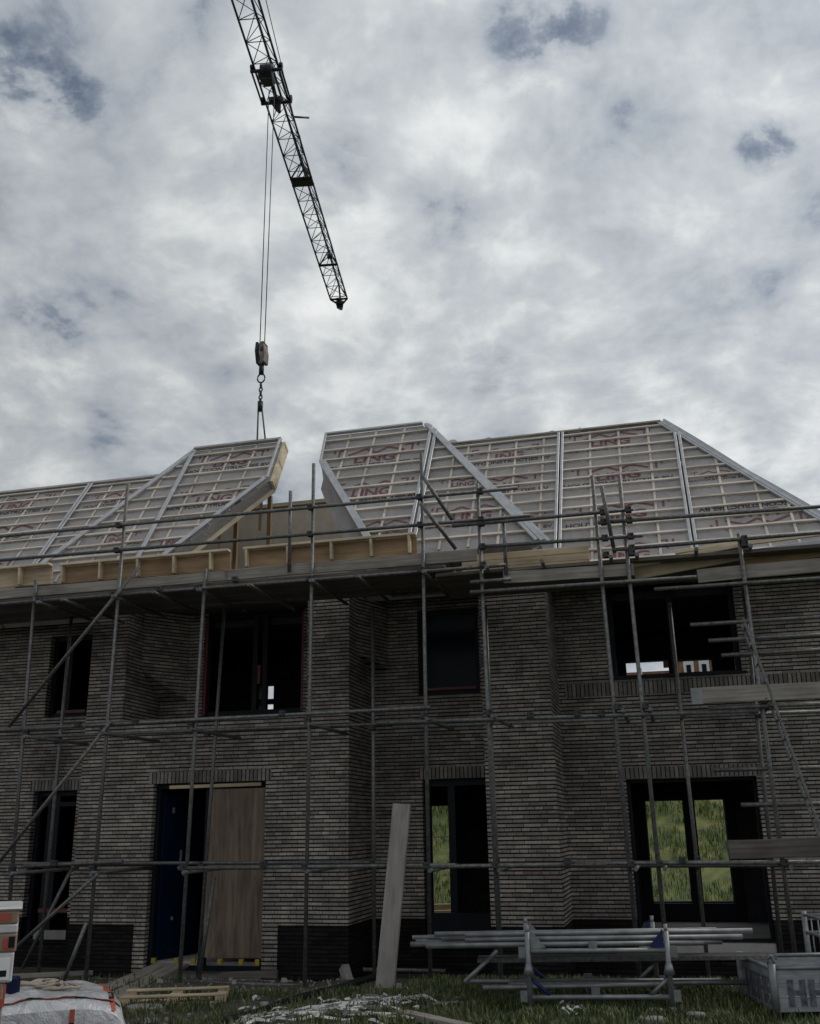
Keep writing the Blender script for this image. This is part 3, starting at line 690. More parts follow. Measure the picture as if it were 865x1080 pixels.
for t in (2.95, 3.2, 6.6): 
    mb = MB(); mb.tube(J(t, -HW-.02, 0), J(t, HW+.02, 0), .03, n=8); mb.tube(J(t, -HW, 0), J(t, 0, HH), .02, n=8); mb.tube(J(t, HW, 0), J(t, 0, HH), .02, n=8); mb.build('jib_joint', 'crane', crane)
mb = MB()
mb.hexa([J(2.98, -HW, -.03), J(2.98, HW, -.03), J(3.17, HW, -.03), J(3.17, -HW, -.03), J(2.98, -HW, .02), J(2.98, HW, .02), J(3.17, HW, .02), J(3.17, -HW, .02)])
mb.build('jib_plate', 'crane', crane)
mb = MB(); mb.tube(J(T1, -HW, 0), J(T1, HW, 0), .03, n=8); mb.tube(J(T1, -HW, 0), J(T1+.35, 0, -.02), .025, n=8); mb.tube(J(T1, HW, 0), J(T1+.35, 0, -.02), .025, n=8)
mb.tube(J(T1, 0, HH), J(T1+.35, 0, 0), .025, n=8); mb.tube(J(T1+.1, 0, -.12), J(T1+.1, 0, .02), .09, n=12)
mb.hexa([J(T1+.15, -.08, -.2), J(T1+.15, .08, -.2), J(T1+.45, .03, -.1), J(T1+.45, -.03, -.1), J(T1+.1, -.12, 0), J(T1+.1, .12, 0), J(T1+.45, .05, 0), J(T1+.45, -.05, 0)])
mb.build('jib_tip', 'crane', crane)
mb = MB()
for t in (-.48, .42):
    mb.tube(J(t, -HW-.08, -.06), J(t, HW+.08, -.06), .035, n=8)
    for u in (-HW-.05, HW+.05): mb.tube(J(t, u-.03, .03), J(t, u+.03, .03), .06, n=12)
for u in (-HW-.06, HW+.06): mb.tube(J(-.48, u, -.06), J(.42, u, -.06), .02, n=8)
mb.tube(J(-.5, -.1, -.1), J(-.5, .12, -.1), .13, n=14); mb.tube(J(-.4, .05, -.08), J(.6, .02, -.14), .04, n=8); mb.tube(J(.32, -.1, -.1), J(.32, .1, -.1), .07, n=14)
mb.hexa([J(-.45, -.16, -.2), J(-.45, .1, -.2), J(-.15, .06, -.16), J(-.15, -.12, -.16), J(-.5, -.18, -.05), J(-.5, .12, -.05), J(-.1, .1, -.05), J(-.1, -.15, -.05)])
mb.hexa([J(.25, -.12, -.14), J(.25, .12, -.14), J(.58, .03, -.15), J(.58, -.03, -.15), J(.25, -.14, -.05), J(.25, .14, -.05), J(.6, .05, -.06), J(.6, -.05, -.06)])
mb.build('trolley', 'crane', crane)
mb = MB()
for a, b in (((1.0, HW, .05), (1.3, HW+.25, .25)), ((1.55, HW, .03), (2.2, HW-.05, .12))): MB().tube(J(*a), J(*b), .022, n=8).build('jib_bracket', 'crane', crane)
MB().tube(J(6.35, .02, .1), J(6.35, .16, .1), .07, n=10).build('jib_pulley', 'crane', crane)
mb.tube(J(.9, .1, .05), J(3.0, .14, .05), .02, n=8)
mb.build('jib_guide', 'crane', crane)
mb = MB(); mb.tube(J(1.2, HW, .0), J(-22, .15, 4.6), .008, n=6); mb.tube(J(-.3, .1, HH+.02), J(T1, 0, HH+.05), .006, n=6)
mb.build('stay_cable', 'rope', crane)
# mast, behind the camera
mast = TROL+jd*-27; mb = MB(); w = .55
for sx in (-1, 1):
    for sy in (-1, 1): mb.tube(mast+V((sx*w, sy*w, -HJ+.3)), mast+V((sx*w, sy*w, 0)), .06, n=8)
z = .3
while z < HJ-1.1:
    for k in range(4):
        a = [(-w, -w), (w, -w), (w, w), (-w, w)][k]; b = [(w, -w), (w, w), (-w, w), (-w, -w)][k]
        mb.tube(mast+V((*a, z-HJ)), mast+V((*b, z+1.1-HJ)), .025, n=6); mb.tube(mast+V((*a, z-HJ)), mast+V((*b, z-HJ)), .025, n=6)
    z += 1.1
mb.build('mast', 'crane', crane)
MB().box(mast.x-2, mast.x+2, mast.y-2, mast.y+2, 0.0, .5).build('ballast_base', 'concrete', crane)
mb = MB(); mb.tube(mast+V((0, 0, 0)), mast+jd*5+V((0, 0, 4.7)), .08, n=8); mb.tube(mast, mast-jd*6, .15, n=8); mb.build('counter_jib', 'crane', crane)
m4 = mast-jd*5.5; MB().box(m4.x-.6, m4.x+.6, m4.y-.8, m4.y+.8, HJ-1.2, HJ-.1).build('counterweight', 'concrete', crane)
# ropes, hook block
BT = Z(8.42); bx_, by_ = -6.43, 15.0
mb = MB()
for o in (-.045, .045): mb.tube((bx_+o, by_, BT), (TROL.x+o*1.3, TROL.y, HJ-.1), .0085, n=6)
mb.build('hoist_rope', 'rope', crane)
mb = MB(); n = 14
for sx, r0 in ((-.085, .17), (.02, .17)):
    mb.prism([(bx_+sx, by_-.1, BT-.02), (bx_+sx, by_+.1, BT-.02), (bx_+sx, by_+.13, BT-.2), (bx_+sx, by_+.06, BT-.42), (bx_+sx, by_-.06, BT-.42), (bx_+sx, by_-.13, BT-.2)], (.045, 0, 0))
hb_ = mb.build('hook_block', 'crane', crane)
mb = MB(); mb.prism([(bx_+.0, by_-.12, BT-.02), (bx_+.07, by_-.12, BT-.07), (bx_+.10, by_-.12, BT-.24), (bx_+.09, by_-.12, BT-.42), (bx_+.04, by_-.12, BT-.43), (bx_-.01, by_-.12, BT-.25)], (0, .2, 0))
mb.build('cheek_plate', 'block_white', hb_)
mb = MB(); mb.tube((bx_, by_, BT-.42), (bx_, by_, BT-.62), .045, n=10)
mb.path([V((bx_+.07*math.sin(a), by_, BT-.70+.085*math.cos(a))) for a in [i*2*math.pi/16 for i in range(17)]], .014)
mb.build('hook', 'crane', hb_)
sl = empty('lifting_sling', (bx_, by_, Z(6.6)), 'chain and twin grey slings between crane hook and lifted roof panel', 'sling')
z = BT-.80; mb = MB()
for k in range(5):
    ax = V((1, 0, 0)) if k % 2 else V((0, 1, 0))
    mb.path([V((bx_, by_, z-.045))+ax*(.028*math.sin(a))+V((0, 0, .05*math.cos(a))) for a in [i*2*math.pi/12 for i in range(13)]], .012, 6); z -= .075
mb.build('chain', 'crane', sl)
mb = MB(); mb.tube((bx_, by_, z+.02), (bx_, by_, z-.16), .05, .045, n=10); mb.build('shackle', 'crane', sl)
for o in (-.05, .05):
    MB().tube((bx_+o*.7, by_, z-.12), (bx_+o*1.6, by_+.1, P3(mid, 0, STOP).z), .016, n=8).build('sling_leg', 'sling', sl)

# ------------------------------------------------------------------ scaffold
YO, YI = 12.15, 13.35; R = .0245
sc = empty('scaffold', (-3.5, 12.6, 0), 'grey steel tube scaffold with plank deck along the whole brick front', 'scaffold')
def tube(name, a, b, r=R, mat='steel', parent=None): return MB().tube(a, b, r).build(name, mat, parent or sc)
coup = []
def coupler(p, ax='x'):
    if len(coup) >= 98: return
    mb = MB(); p = V(p)
    mb.box(p.x-.038, p.x+.038, p.y-.056, p.y+.03, p.z-.033, p.z+.04); mb.tube(p+V((.016, -.05, .012)), p+V((.02, -.09, .02)), .009, n=6); mb.tube(p+V((-.04, -.02, .0)), p+V((.04, -.02, .0)), .031, n=8)
    coup.append(mb.build('coupler', 'coupler', sc, bevel=.006))
def standard(a, b, Y, zb=None):
    a, b = at(*a, Y), at(*b, Y); z0 = zb if zb is not None else gz(b.x, Y)
    t = (z0-a.z)/(b.z-a.z); foot = a.lerp(b, t); tube('standard', foot, a)
    MB().box(foot.x-.075, foot.x+.075, Y-.075, Y+.075, z0-.01, z0+.012).build('base_plate', 'steel', sc)
    return foot, a
S_out = [((38, 612), (12, 930)), ((135, 510), (90, 1040)), ((217, 600), (189, 1042)), ((331, 489), (321.5, 1041)), ((444.5, 478), (454, 1030)), ((503.5, 510), (526, 990)),
         ((624.5, 502), (672, 1000)), ((653, 500), (702, 990)), ((779, 563), (837, 995))]
outs = [standard(a, b, YO) for a, b in S_out]
for x in (-9.9, 2.4): tube('standard', (x, YO, gz(x, YO)), (x, YO, Z(4.6)))
S_in = [((75.5, 650), (47, 959)), ((237, 641), (208, 1042)), ((393, 640), (395, 1035)), ((512, 640), (528, 1000)), ((706, 636), (743, 985)), ((784, 620), (806, 830))]
ins = [standard(a, b, YI) for a, b in S_in]
for a, b in (((306.5, 518), (305, 603)), ((531, 543), (534, 606))): tube('guard_post', at(*b, YO), at(*a, YO))
def ledger(name, a, b, Y=YO, off=-.052, w=.0):
    p, q = at(*a, Y), at(*b, Y); p.y = q.y = Y+off; return tube(name, p, q)
rails = [((0, 567), (547, 516)), ((0, 592), (560, 545)), ((478, 556), (668, 538.5)), ((631, 552.5), (900, 533)), ((505, 578), (678, 566)), ((646, 581), (900, 560))]
for a, b in rails: ledger('guard_rail', a, b)
led = [((-40, 641), (534, 597)), ((497, 615), (540, 612)), ((497, 625.5), (735, 609.5)), ((690, 622.5), (900, 608.5)),
       ((-60, 774), (455, 746.5)), ((398, 763), (800, 750.3)), ((747, 747.5), (900, 741.5)), ((28, 913.6), (132, 908.5)), ((190, 915.6), (481, 912.5)), ((420, 914.5), (640, 911)), ((600, 910.5), (900, 909))]
for a, b in led: ledger('ledger', a, b)
for a, b in (((728, 660.5), (900, 650)), ((747, 677), (900, 669)), ((760.5, 692.5), (900, 684.5)), ((752, 812.5), (900, 809)), ((781, 849), (900, 847))): ledger('stair_rail', a, b, 12.3, -.09)
zi_d = at(200, 621, YO).z
for z in (zi_d+.0, at(400, 757, YO).z+.02, at(400, 913, YO).z-.02):
    tube('ledger', (-11, YI-.052, z+.06), (-3.2, YI-.052, z+.02)); tube('ledger', (-3.6, YI-.056, z-.03), (2.6, YI-.056, z-.06))
# transoms with couplers
for (f, t_) in outs:
    for z, ok in ((zi_d-.055, t_.z > zi_d), (at(400, 757, YO).z-.055, True), (at(400, 913, YO).z-.055, True)):
        tube('transom', (f.x+.055, YO-.16, z), (f.x+.055, YI+.22, z+.01)); coupler((f.x, YO-.03, z+.05))
for x in (-8.0, -6.6, -5.2, -3.7, -1.3, .55): tube('transom', (x, YO-.22, zi_d-.06), (x, YI+.28, zi_d-.06))
for (f, t_), (a, b) in [(o, r) for o in outs for r in rails]:
    p, q = at(*a, YO), at(*b, YO)
    if p.x < f.x < q.x:
        z = p.z+(q.z-p.z)*(f.x-p.x)/(q.x-p.x)
        if z < t_.z: coupler((f.x, YO-.03, z))
for (f, t_) in ins:
    for z in (at(400, 757, YO).z, at(400, 913, YO).z): coupler((f.x, YI-.03, z))
for px, py in ((85, 767), (145, 765), (300, 756), (560, 758), (610, 756), (635, 756), (60, 913), (280, 914), (600, 911), (720, 910), (250, 615), (170, 625)):
    coupler(at(px, py, YO)+V((0, -.05, .03)))
# braces
for a, b in (((151, 599), (14, 767)), ((121, 762), (-12, 929)), ((108, 921), (18, 1002)), ((96, 972), (71, 1036))):
    p, q = at(*a, YO), at(*b, YO); p.y = q.y = YO-.1; tube('brace', p, q)
p, q = at(76, 915, YI), at(24, 1021, YI); tube('brace', p, q)
for a, b in (((636, 520), (648, 582)), ((450, 508), (478, 550)), ((449, 538), (480, 578))):
    p, q = at(*a, YO), at(*b, YO); p.y = YO-.3; q.y = YO+.05; tube('brace', p, q)
p, q = at(209, 1040, 12.9), at(226, 925, 12.9); tube('brace', p, q)
# deck and toe boards
zd = zi_d+.03
for x0, x1, dz in ((-11.6, -7.0, 0), (-7.1, -2.6, .0), (-2.7, 2.6, -.12)):
    for k in range(6):
        y = YO+.06+.225*k; beam('deck_board', (x0+random.uniform(-.1, .1), y+.1, zd+dz+.024+.003*random.random()), (x1+random.uniform(-.1, .1), y+.1, zd+dz+.024), .215, .045, 'old_plank', sc, warp=.008)
def toe(a, b, hpx, mat='plank', Y=YO, off=.05):
    p, q = at(*a, Y), at(*b, Y); h = hpx*Y/1100; p.y = q.y = Y+off; p.z -= h/2; q.z -= h/2
    return beam('toe_board', p, q, .035, h, mat, sc, warp=.006)
toe((-40, 625), (240, 601), 12.5); toe((236, 600.5), (502, 578.5), 13.5); toe((530, 602), (668, 593), 14); toe((735, 600), (900, 585), 15)
toe((729, 727), (900, 719), 16.5, 'plank', YO, -.09); toe((767, 886), (900, 881), 18, 'old_plank', YO, -.09)
p, q = at(729, 735.3, YO), at(741, 734.8, YO); MB().box(p.x-.002, q.x, YO-.112, YO-.109, p.z-.095, p.z+.09).build('board_end_paint', 'white_film', sc)
# ladder in the right bay
lad = empty('ladder', at(860, 880, YO)+V((0, 0, -1.8)), 'leaning grey metal ladder in the right scaffold bay', 'ladder')
a, b = at(783, 655, 12.0), at(880, 921, 12.0)
b = a+(b-a)*1.02
for dy in (-.17, .17):
    beam('stile', a+V((0, dy, 0)), b+V((0, dy, 0)), .022, .03, 'steel', lad, bevel=.003)
for i in range(13):
    p = a.lerp(b, .03+.075*i); MB().tube(p+V((0, -.17, 0)), p+V((0, .17, 0)), .012, n=8).build('rung', 'steel', lad)

# ------------------------------------------------------------------ things on the ground
# leaning plank
p, q = at(406, 1046, 11.75), at(424, 848, 12.06)
p.z = gz(p.x, 11.75)-.02
q = q; o = beam('scaffold_plank', p, q, .055, .215, 'pale_plank', None, up=(1, 0, .1), bevel=.004)
tag(o, 'pale worn plank leaning upright against the scaffold beside the middle doorway', 'plank')
# ramp planks to the door
for i, (a, b) in enumerate((((100, 1049), (172, 1024)), ((118, 1053), (190, 1026)))):
    p, q = atz(*a, .17+.02), at(*b, 13.6); q.z = .24
    tag(beam('ramp_plank', p, q, .24, .045, 'plank', None), ('grey plank sloping up to the left doorway, nearer the bag', 'grey plank sloping up to the left doorway, nearer the pallet')[i], 'plank', 'ramp planks at the left doorway')
# wooden pallet
pa = atz(125, 1062, .2); pb = atz(238, 1058, .2); ux = (pb-pa).normalized(); uy = V((-ux.y, ux.x, 0)); L = (pb-pa).length
pal = empty('wooden_pallet', pa.lerp(pb, .5), 'small pale wooden pallet lying on the ground below the left doorway', 'pallet')
for k, y in enumerate((.03, .27, .52)):
    beam('bottom_board', pa+uy*y+V((0, 0, .012)), pb+uy*y+V((0, 0, .012)), .09, .02, 'timber', pal)
    for t in (.05, .5, .95):
        c = pa.lerp(pb, t)+uy*y+V((0, 0, .050)); beam('block', c-ux*.06, c+ux*.06, .09, .054, 'timber', pal)
for k, y in enumerate((0.03, .52)): beam('top_board', pa+uy*y+V((0, 0, .088)), pb+uy*y+V((0, 0, .088)), .1, .02, 'timber', pal)
# tubes and beams lying along the wall foot
for a, b, r, m_, lab in (((188, 1035), (372, 1042), .026, 'steel', 'long grey tube lying on the ground along the wall foot below the plywood'),
                   ((383, 1022.5), (470, 1024), .026, 'steel', 'short grey tube lying low behind the leaning plank')):
    p, q = atz(*a, .19), atz(*b, .17); tag(MB().tube(p, q, r).build('steel_tube', m_), lab, 'tube')
p, q = atz(236, 1075, .24), atz(400, 1040, .2); pp = []
for i in range(25):
    c = p.lerp(q, i/24)+V((0, .05*math.sin(i*.35), 0)); c.z = gz(c.x, c.y)+.035; pp.append(c)
tag(MB().path(pp, .036).build('black_pipe', 'black_pipe'), 'thick black pipe lying across the muddy ground', 'pipe')
p, q = atz(425, 1069, .32), atz(492, 1084, .34); tag(beam('timber_beam', p, q, .12, .06, 'plank', None), 'short grey timber beam lying in the grass at the bottom centre', 'beam')
p, q = atz(330, 1064, .2), atz(385, 1060, .24); tag(beam('timber_board', p, q, .22, .025, 'plywood', None), 'brown board half covered by torn white plastic', 'board')
p, q = atz(8, 1030, .3), atz(98, 1026, .3); tag(beam('timber_beam', p, q, .1, .05, 'plank', None), 'grey beam lying behind the silver bag under the left doorway', 'beam')
for i, (px, py, w) in enumerate(((262, 1026, .35),)):
    p = atz(232, 1029, .2); tag(beam('timber_beam', p, p+V((.75, .1, .02)), .08, .08, 'old_plank', None), 'dark timber block under the plywood doorway', 'beam')
p = at(368, 1037, 13.3); tag(beam('brick_offcut', p, p+V((-.1, .1, .18)), .1, .12, 'stone', None), 'pale broken block leaning at the corner of the brick plinth', 'block')
# white torn plastic
def crumple(name, px0, px1, py, n, w, label, amp=.06, lmax=1.1):
    mb = MB()
    for k in range(n):
        px = random.uniform(px0, px1); p = atz(px, py(px)+random.uniform(1, 15), .22); p.z = gz(p.x, p.y)+.015
        a = random.gauss(.2, .7); l = random.uniform(.12, lmax); m_ = 12; base = len(mb.v); ph, ph2 = random.random()*6, random.random()*6; c = V(p)
        for i in range(m_+1):
            t = i/m_; a += random.gauss(0, .35); c = c+V((math.cos(a)*l/m_, math.sin(a)*l/m_*.7, 0))
            z = gz(c.x, c.y)+.012+amp*abs(math.sin(t*4+ph))*.6; tw = math.sin(t*3+ph2)*1.2; ww = w*(.5+.7*abs(math.sin(t*5+ph2)))
            nrm = V((-math.sin(a)*math.cos(tw), math.cos(a)*math.cos(tw), math.sin(tw)*.8))*ww; q = V((c.x, c.y, z))
            mb.v += [q+nrm, q-nrm*.7]
        for i in range(m_): mb.f.append((base+2*i, base+2*i+1, base+2*i+3, base+2*i+2)); mb.sm.append(True)
    return tag(mb.build(name, 'plastic_white', fix=False), label, 'plastic sheet')
crumple('torn_plastic', 250, 425, lambda x: 1072-(x-262)*.06, 85, .019, 'torn strips of white plastic film spread over the ground')
crumple('torn_plastic', 242, 282, lambda x: 1068-(x-242)*.16, 14, .02, 'small heap of white plastic beside the black pipe', .06, .4)
crumple('plastic_scrap', 588, 606, lambda x: 1068, 9, .014, 'crumpled white plastic scrap in the grass left of the right rack post', .09, .22)
crumple('plastic_scrap', 265, 268, lambda x: 1053, 3, .02, 'tiny white plastic scrap on the mud under the plywood doorway', .05, .12)
for i, (px, py, s, lab) in enumerate(((688, 1078, .14, 'flat pale stone in the grass at the bottom right'), (692, 1069, .09, 'small flat stone just behind a larger pale stone'), (735, 1074, .09, 'small white stone in the grass left of the steel crate'), (153, 1066, .22, 'flat grey stone slab in front of the wooden pallet'))):
    p = atz(px, py, .3 if px > 300 else .2); mb = MB(); n = 9
    ring = [(p.x+s*math.cos(6.283*k/n)*random.uniform(.8, 1.1), p.y+s*.7*math.sin(6.283*k/n)*random.uniform(.8, 1.1)) for k in range(n)]
    mb.prism([(x, y, p.z-.03) for x, y in ring], (0, 0, .06+.02*random.random())); tag(mb.build('stone', 'stone', bevel=.012), lab, 'stone')
mb = MB()
for _ in range(900):
    x, y = random.uniform(-8, -2.6), random.uniform(9, 13.8)
    if x > -4 and random.random() < .6: continue
    r = random.uniform(.008, .03) if random.random() < .93 else random.uniform(.03, .07); z = gz(x, y); a = random.random()*3; c, sn = math.cos(a)*r, math.sin(a)*r; h = r*random.uniform(.5, 1.1)
    k_ = random.uniform(.5, 1)
    mb.add([(x+c, y+sn, z-.01), (x-sn*k_, y+c*k_, z-.01), (x-c, y-sn, z-.01), (x+sn*k_, y-c*k_, z-.01), (x+c*.6, y+sn*.7, z+h), (x-sn*.5, y+c*.6, z+h*.8), (x-c*.7, y-sn*.5, z+h), (x+sn*.6, y-c*.6, z+h*.7)], [(0, 1, 5, 4), (1, 2, 6, 5), (2, 3, 7, 6), (3, 0, 4, 7), (4, 5, 6, 7)])
tag(mb.build('rubble', 'stone', fix=False), 'small brick and stone rubble scattered over the mud', 'rubble', kind='stuff')
# rack of scaffold frames with tubes
ra = atz(560, 1068, .3); rb = at(709, 1060, ra.y+.2); rb.z = .3; ux = (rb-ra).normalized(); uy = V((-ux.y, ux.x, 0)); L = (rb-ra).length
def rack_frame(off, label):
    r = empty('tube_rack', ra+uy*off, label, 'tube rack', 'tube rack frames')
    Q = lambda u, v, z: ra+ux*u+uy*(off+v)+V((0, 0, z))
    for u, s in ((0, 1), (L, -1)):
        mb = MB(); mb.tube(Q(u, 0, .0), Q(u, 0, .70), .026); mb.tube(Q(u, 0, .0), Q(u, 0, .05), .05, .03); mb.tube(Q(u, 0, .32), Q(u, 0, .42), .055, .03); mb.tube(Q(u, 0, .68), Q(u, 0, .76), .019)
        mb.build('post', 'bright_steel', r)
        for z in (.14, .52):
            mb = MB(); mb.box(-.035, .035, -.008, .008, -.05, .05); M4 = axes_frame(Q(u, 0, z), Q(u+.1, 0, z)); M4.translation = Q(u-.055*s, 0, z); mb.v = [M4@v for v in mb.v]; mb.build('wedge_plate', 'bright_steel', r)
    for z in (.13, .53): MB().tube(Q(.02, 0, z), Q(L-.02, 0, z), .024).build('crossbar', 'bright_steel', r)
    for u, s in ((0, 1), (L, -1)):
        MB().prism([Q(u+.03*s, -.008, .545), Q(u+.17*s, -.008, .56), Q(u+.03*s, -.008, .72)], uy*.016).build('gusset', 'bright_steel' if s == 1 else 'blue_paint', r)
        MB().tube(Q(u+.18*s, 0, .15), Q(u+.02*s, 0, .29), .02).build('brace', 'blue_paint' if s == 1 else 'bright_steel', r)
    for z in (.13, .53):
        mb = MB(); M4 = axes_frame(Q(L*.47, 0, z+.035), Q(L*.6, 0, z+.035)); mb.box(-.04, .04, -.01, .01, -.02, .05); mb.v = [M4@v for v in mb.v]; mb.build('lug', 'bright_steel', r)
rack_frame(0, 'front galvanised rack frame with blue gusset, standing in the grass under stacked tubes')
rack_frame(.95, 'rear galvanised rack frame, mostly hidden behind the stacked tubes')
def rtube(u0, u1, v, z, r=.0243, lab='long galvanised tube lying in the stack on the rack frames', dz=0):
    Q = lambda u, z_: ra+ux*u+uy*v+V((0, 0, z_)); jy = random.uniform(-.05, .05); return tag(MB().tube(Q(u0, z)-uy*jy, Q(u1, z+dz+random.uniform(-.004, .012))+uy*jy, r).build('steel_tube', 'bright_steel'), lab, 'tube', 'tubes stacked on the rack')
k = 0
for row, (zz, vs) in enumerate(((.578, (.06, .13, .2, .28, .36, .47, .58, .7, .8, .88)), (.624, (.1, .18, .26, .42, .53)), (.668, (.14, .22)))):
    for v in vs:
        u0 = -1.0+random.uniform(-.2, .3) if not (row and v < .2) else -.6; rtube(u0, u0+random.uniform(2.45, 2.75), v, zz, dz=.01)
        k += 1
for v, z, u0, u1 in ((.3, .178, -.45, 1.3), (.5, .178, -.2, 2.2), (.68, .178, -.6, 1.9)): rtube(u0, u1, v, z, lab='galvanised tube lying in the lower tier of the rack')
Q = lambda u, v, z: ra+ux*u+uy*v+V((0, 0, z))
tag(beam('steel_plank', Q(-.5, .55, .40), Q(2.4, .5, .42), .25, .045, 'steel', None), 'flat steel deck plank lying in the middle tier of the rack', 'plank')
tag(MB().tube(Q(-.62, .15, .24), Q(-.30, .3, .50), .022).build('steel_tube', 'bright_steel'), 'short tube end sloping down left of the rack', 'tube')
for u, v in ((-.10, .9), (1.0, .7)): pass
# steel crate
cf = atz(820, 1073, .3); cw = math.radians(-16); ux = V((math.cos(cw), math.sin(cw), 0)); uy = V((-ux.y, ux.x, 0))
uy = (atz(785, 1001, .78)-atz(820, 1014, .78)); uy.z = 0; D = max(.9, min(1.2, uy.length)); uy.normalize(); ux = V((uy.y, -uy.x, 0)); W_, H_ = 1.25, .41
cr_ = empty('steel_crate', cf, 'grey steel site crate with dark painted marks on its slatted sides', 'crate')
Q = lambda u, v, z: cf+ux*u+uy*v+V((0, 0, z))
for u, v in ((0, 0), (0, D), (W_, 0), (W_, D)):
    MB().tube(Q(u, v, -.03), Q(u, v, H_+.03), .036).build('post', 'bright_steel' if (u, v) == (0, 0) else 'crate', cr_)
MB().path([Q(-.03+.06*i/8, 0, H_+.03+.07*math.sin(math.pi*i/8)) for i in range(9)], .011).build('lifting_eye', 'bright_steel', cr_)
for k in range(3):
    z0 = .06+k*.11; z1 = z0+.099
    for (a, b, nrm) in (((.03, 0), (W_-.03, 0), uy*.025), ((0, .03), (0, D-.03), ux*.025), ((.03, D), (W_-.03, D), uy*-.025), ((W_, .03), (W_, D-.03), ux*-.025)):
        MB().prism([Q(*a, z0), Q(*b, z0), Q(*b, z1), Q(*a, z1)], nrm).build('side_board', 'crate', cr_)
for (a, b) in (((0, 0), (W_, 0)), ((0, 0), (0, D)), ((0, D), (W_, D)), ((W_, 0), (W_, D))):
    MB().tube(Q(*a, H_-.01), Q(*b, H_-.01), .018).build('top_rail', 'bright_steel', cr_)
MB().prism([Q(0, 0, .04), Q(W_, 0, .04), Q(W_, D, .04), Q(0, D, .04)], (0, 0, .02)).build('base', 'crate', cr_)
mb = MB()
def letter(a, b, org, ax, nrm, s, strokes):
    for (x0, y0, x1, y1) in strokes:
        q = [org+ax*(x*s)+V((0, 0, y*s)) for x, y in ((x0, y0), (x1, y0), (x1, y1), (x0, y1))]; mb.prism([p+nrm for p in q], nrm*.2)
H_st = [(0, 0, .25, 1), (.5, 0, .75, 1), (.25, .4, .5, .6)]; E_st = [(0, 0, .25, 1), (.25, 0, .7, .2), (.25, .4, .6, .6), (.25, .8, .7, 1)]; B_st = [(0, 0, .3, 1), (.3, 0, .75, .2), (.3, .8, .75, 1), (.55, .2, .8, .8), (.3, .4, .55, .6)]
for i, st in enumerate((H_st, H_st, B_st, H_st, H_st)): letter(0, 0, Q(.12+.19*i, 0, .085), ux, uy*-.006, .22, st)
mb.build('painted_marks', 'navy_paint', cr_); mb = MB()
for i, st in enumerate((H_st, B_st, H_st, E_st)): letter(0, 0, Q(0, .80-.19*i, .085), uy*-1, ux*-.006, .23, st)
mb.build('painted_marks', 'navy_paint', cr_)
# second crate behind, at the frame edge
g2 = empty('steel_crate', Q(.55, D+.35, 0), 'second grey steel crate standing behind the first at the right edge', 'crate')
for u, v in ((1.08, D+.3), (1.9, D+.3), (1.08, D+1.1), (1.9, D+1.1)): MB().tube(Q(u, v, -.03), Q(u, v, .72), .03).build('post', 'crate', g2)
for (a, b) in (((1.08, D+.3), (1.9, D+.3)), ((1.08, D+.3), (1.08, D+1.1)), ((1.08, D+1.1), (1.9, D+1.1)), ((1.9, D+.3), (1.9, D+1.1))):
    for z in (.15, .5, .68): MB().tube(Q(*a, z), Q(*b, z), .016).build('rail', 'crate', g2)
    for k in range(1, 4):
        t = k/4; p, q = Q(*a, .15).lerp(Q(*b, .15), t), Q(*a, .68).lerp(Q(*b, .68), t); MB().tube(p, q, .008, n=6).build('bar', 'crate', g2)
# silver wrapped pallet load at the left
bz = Z(-1.33); ang = math.radians(38); ux = V((math.cos(ang), math.sin(ang), 0)); uy = V((-ux.y, ux.x, 0)); bw, bd = .68, .64; bc = atz(131, 1063, bz-.13)-ux*bw+uy*bd; bc.z = 0; g0 = gz(bc.x, bc.y)
bag = empty('wrapped_bale', bc+V((0, 0, g0)), 'low silver plastic wrapped bale with red and black straps at bottom left', 'bale')
def bagz(a, b): 
    e = (abs(a)**6+abs(b)**6); return g0+(bz-g0)*max(0, 1-.20*e**1.3-.06*(a*a+b*b))
def bagp(a, b, up=0):
    wr = .010*math.sin(a*11+b*5+2*math.sin(b*7))+.010*math.sin(b*13-a*6+math.sin(a*9))+.006*abs(math.sin(a*23+b*17)); return bc+ux*(a*bw)+uy*(b*bd)+V((0, 0, bagz(a, b)+wr*(1-max(abs(a), abs(b))**6)+up))
n = 46; mb = MB(); gr = [[bagp(-1+2*i/n, -1+2*j/n) for i in range(n+1)] for j in range(n+1)]
mb.add([p for r in gr for p in r], [(j*(n+1)+i, j*(n+1)+i+1, (j+1)*(n+1)+i+1, (j+1)*(n+1)+i) for j in range(n) for i in range(n)], True)
edge = [(i, 0) for i in range(n)]+[(n, j) for j in range(n)]+[(n-i, n) for i in range(n)]+[(0, n-j) for j in range(n)]
top = [gr[j][i] for i, j in edge]; lay = [top]
for k, (f_, zf) in enumerate(((1.03, .78), (1.045, .45), (1.03, .12), (1.0, 0))):
    lay.append([V((bc.x+(p.x-bc.x)*(f_+.012*math.sin(q*.7+k)), bc.y+(p.y-bc.y)*(f_+.012*math.sin(q*.9+k)), g0+(p.z-g0)*zf-.02)) for q, p in enumerate(top)])
m_ = len(top); mb.add([p for l in lay for p in l], [(k*m_+i, k*m_+(i+1) % m_, (k+1)*m_+(i+1) % m_, (k+1)*m_+i) for k in range(len(lay)-1) for i in range(m_)], True)
mb.build('wrapping', 'silver_wrap', bag, fix=True)
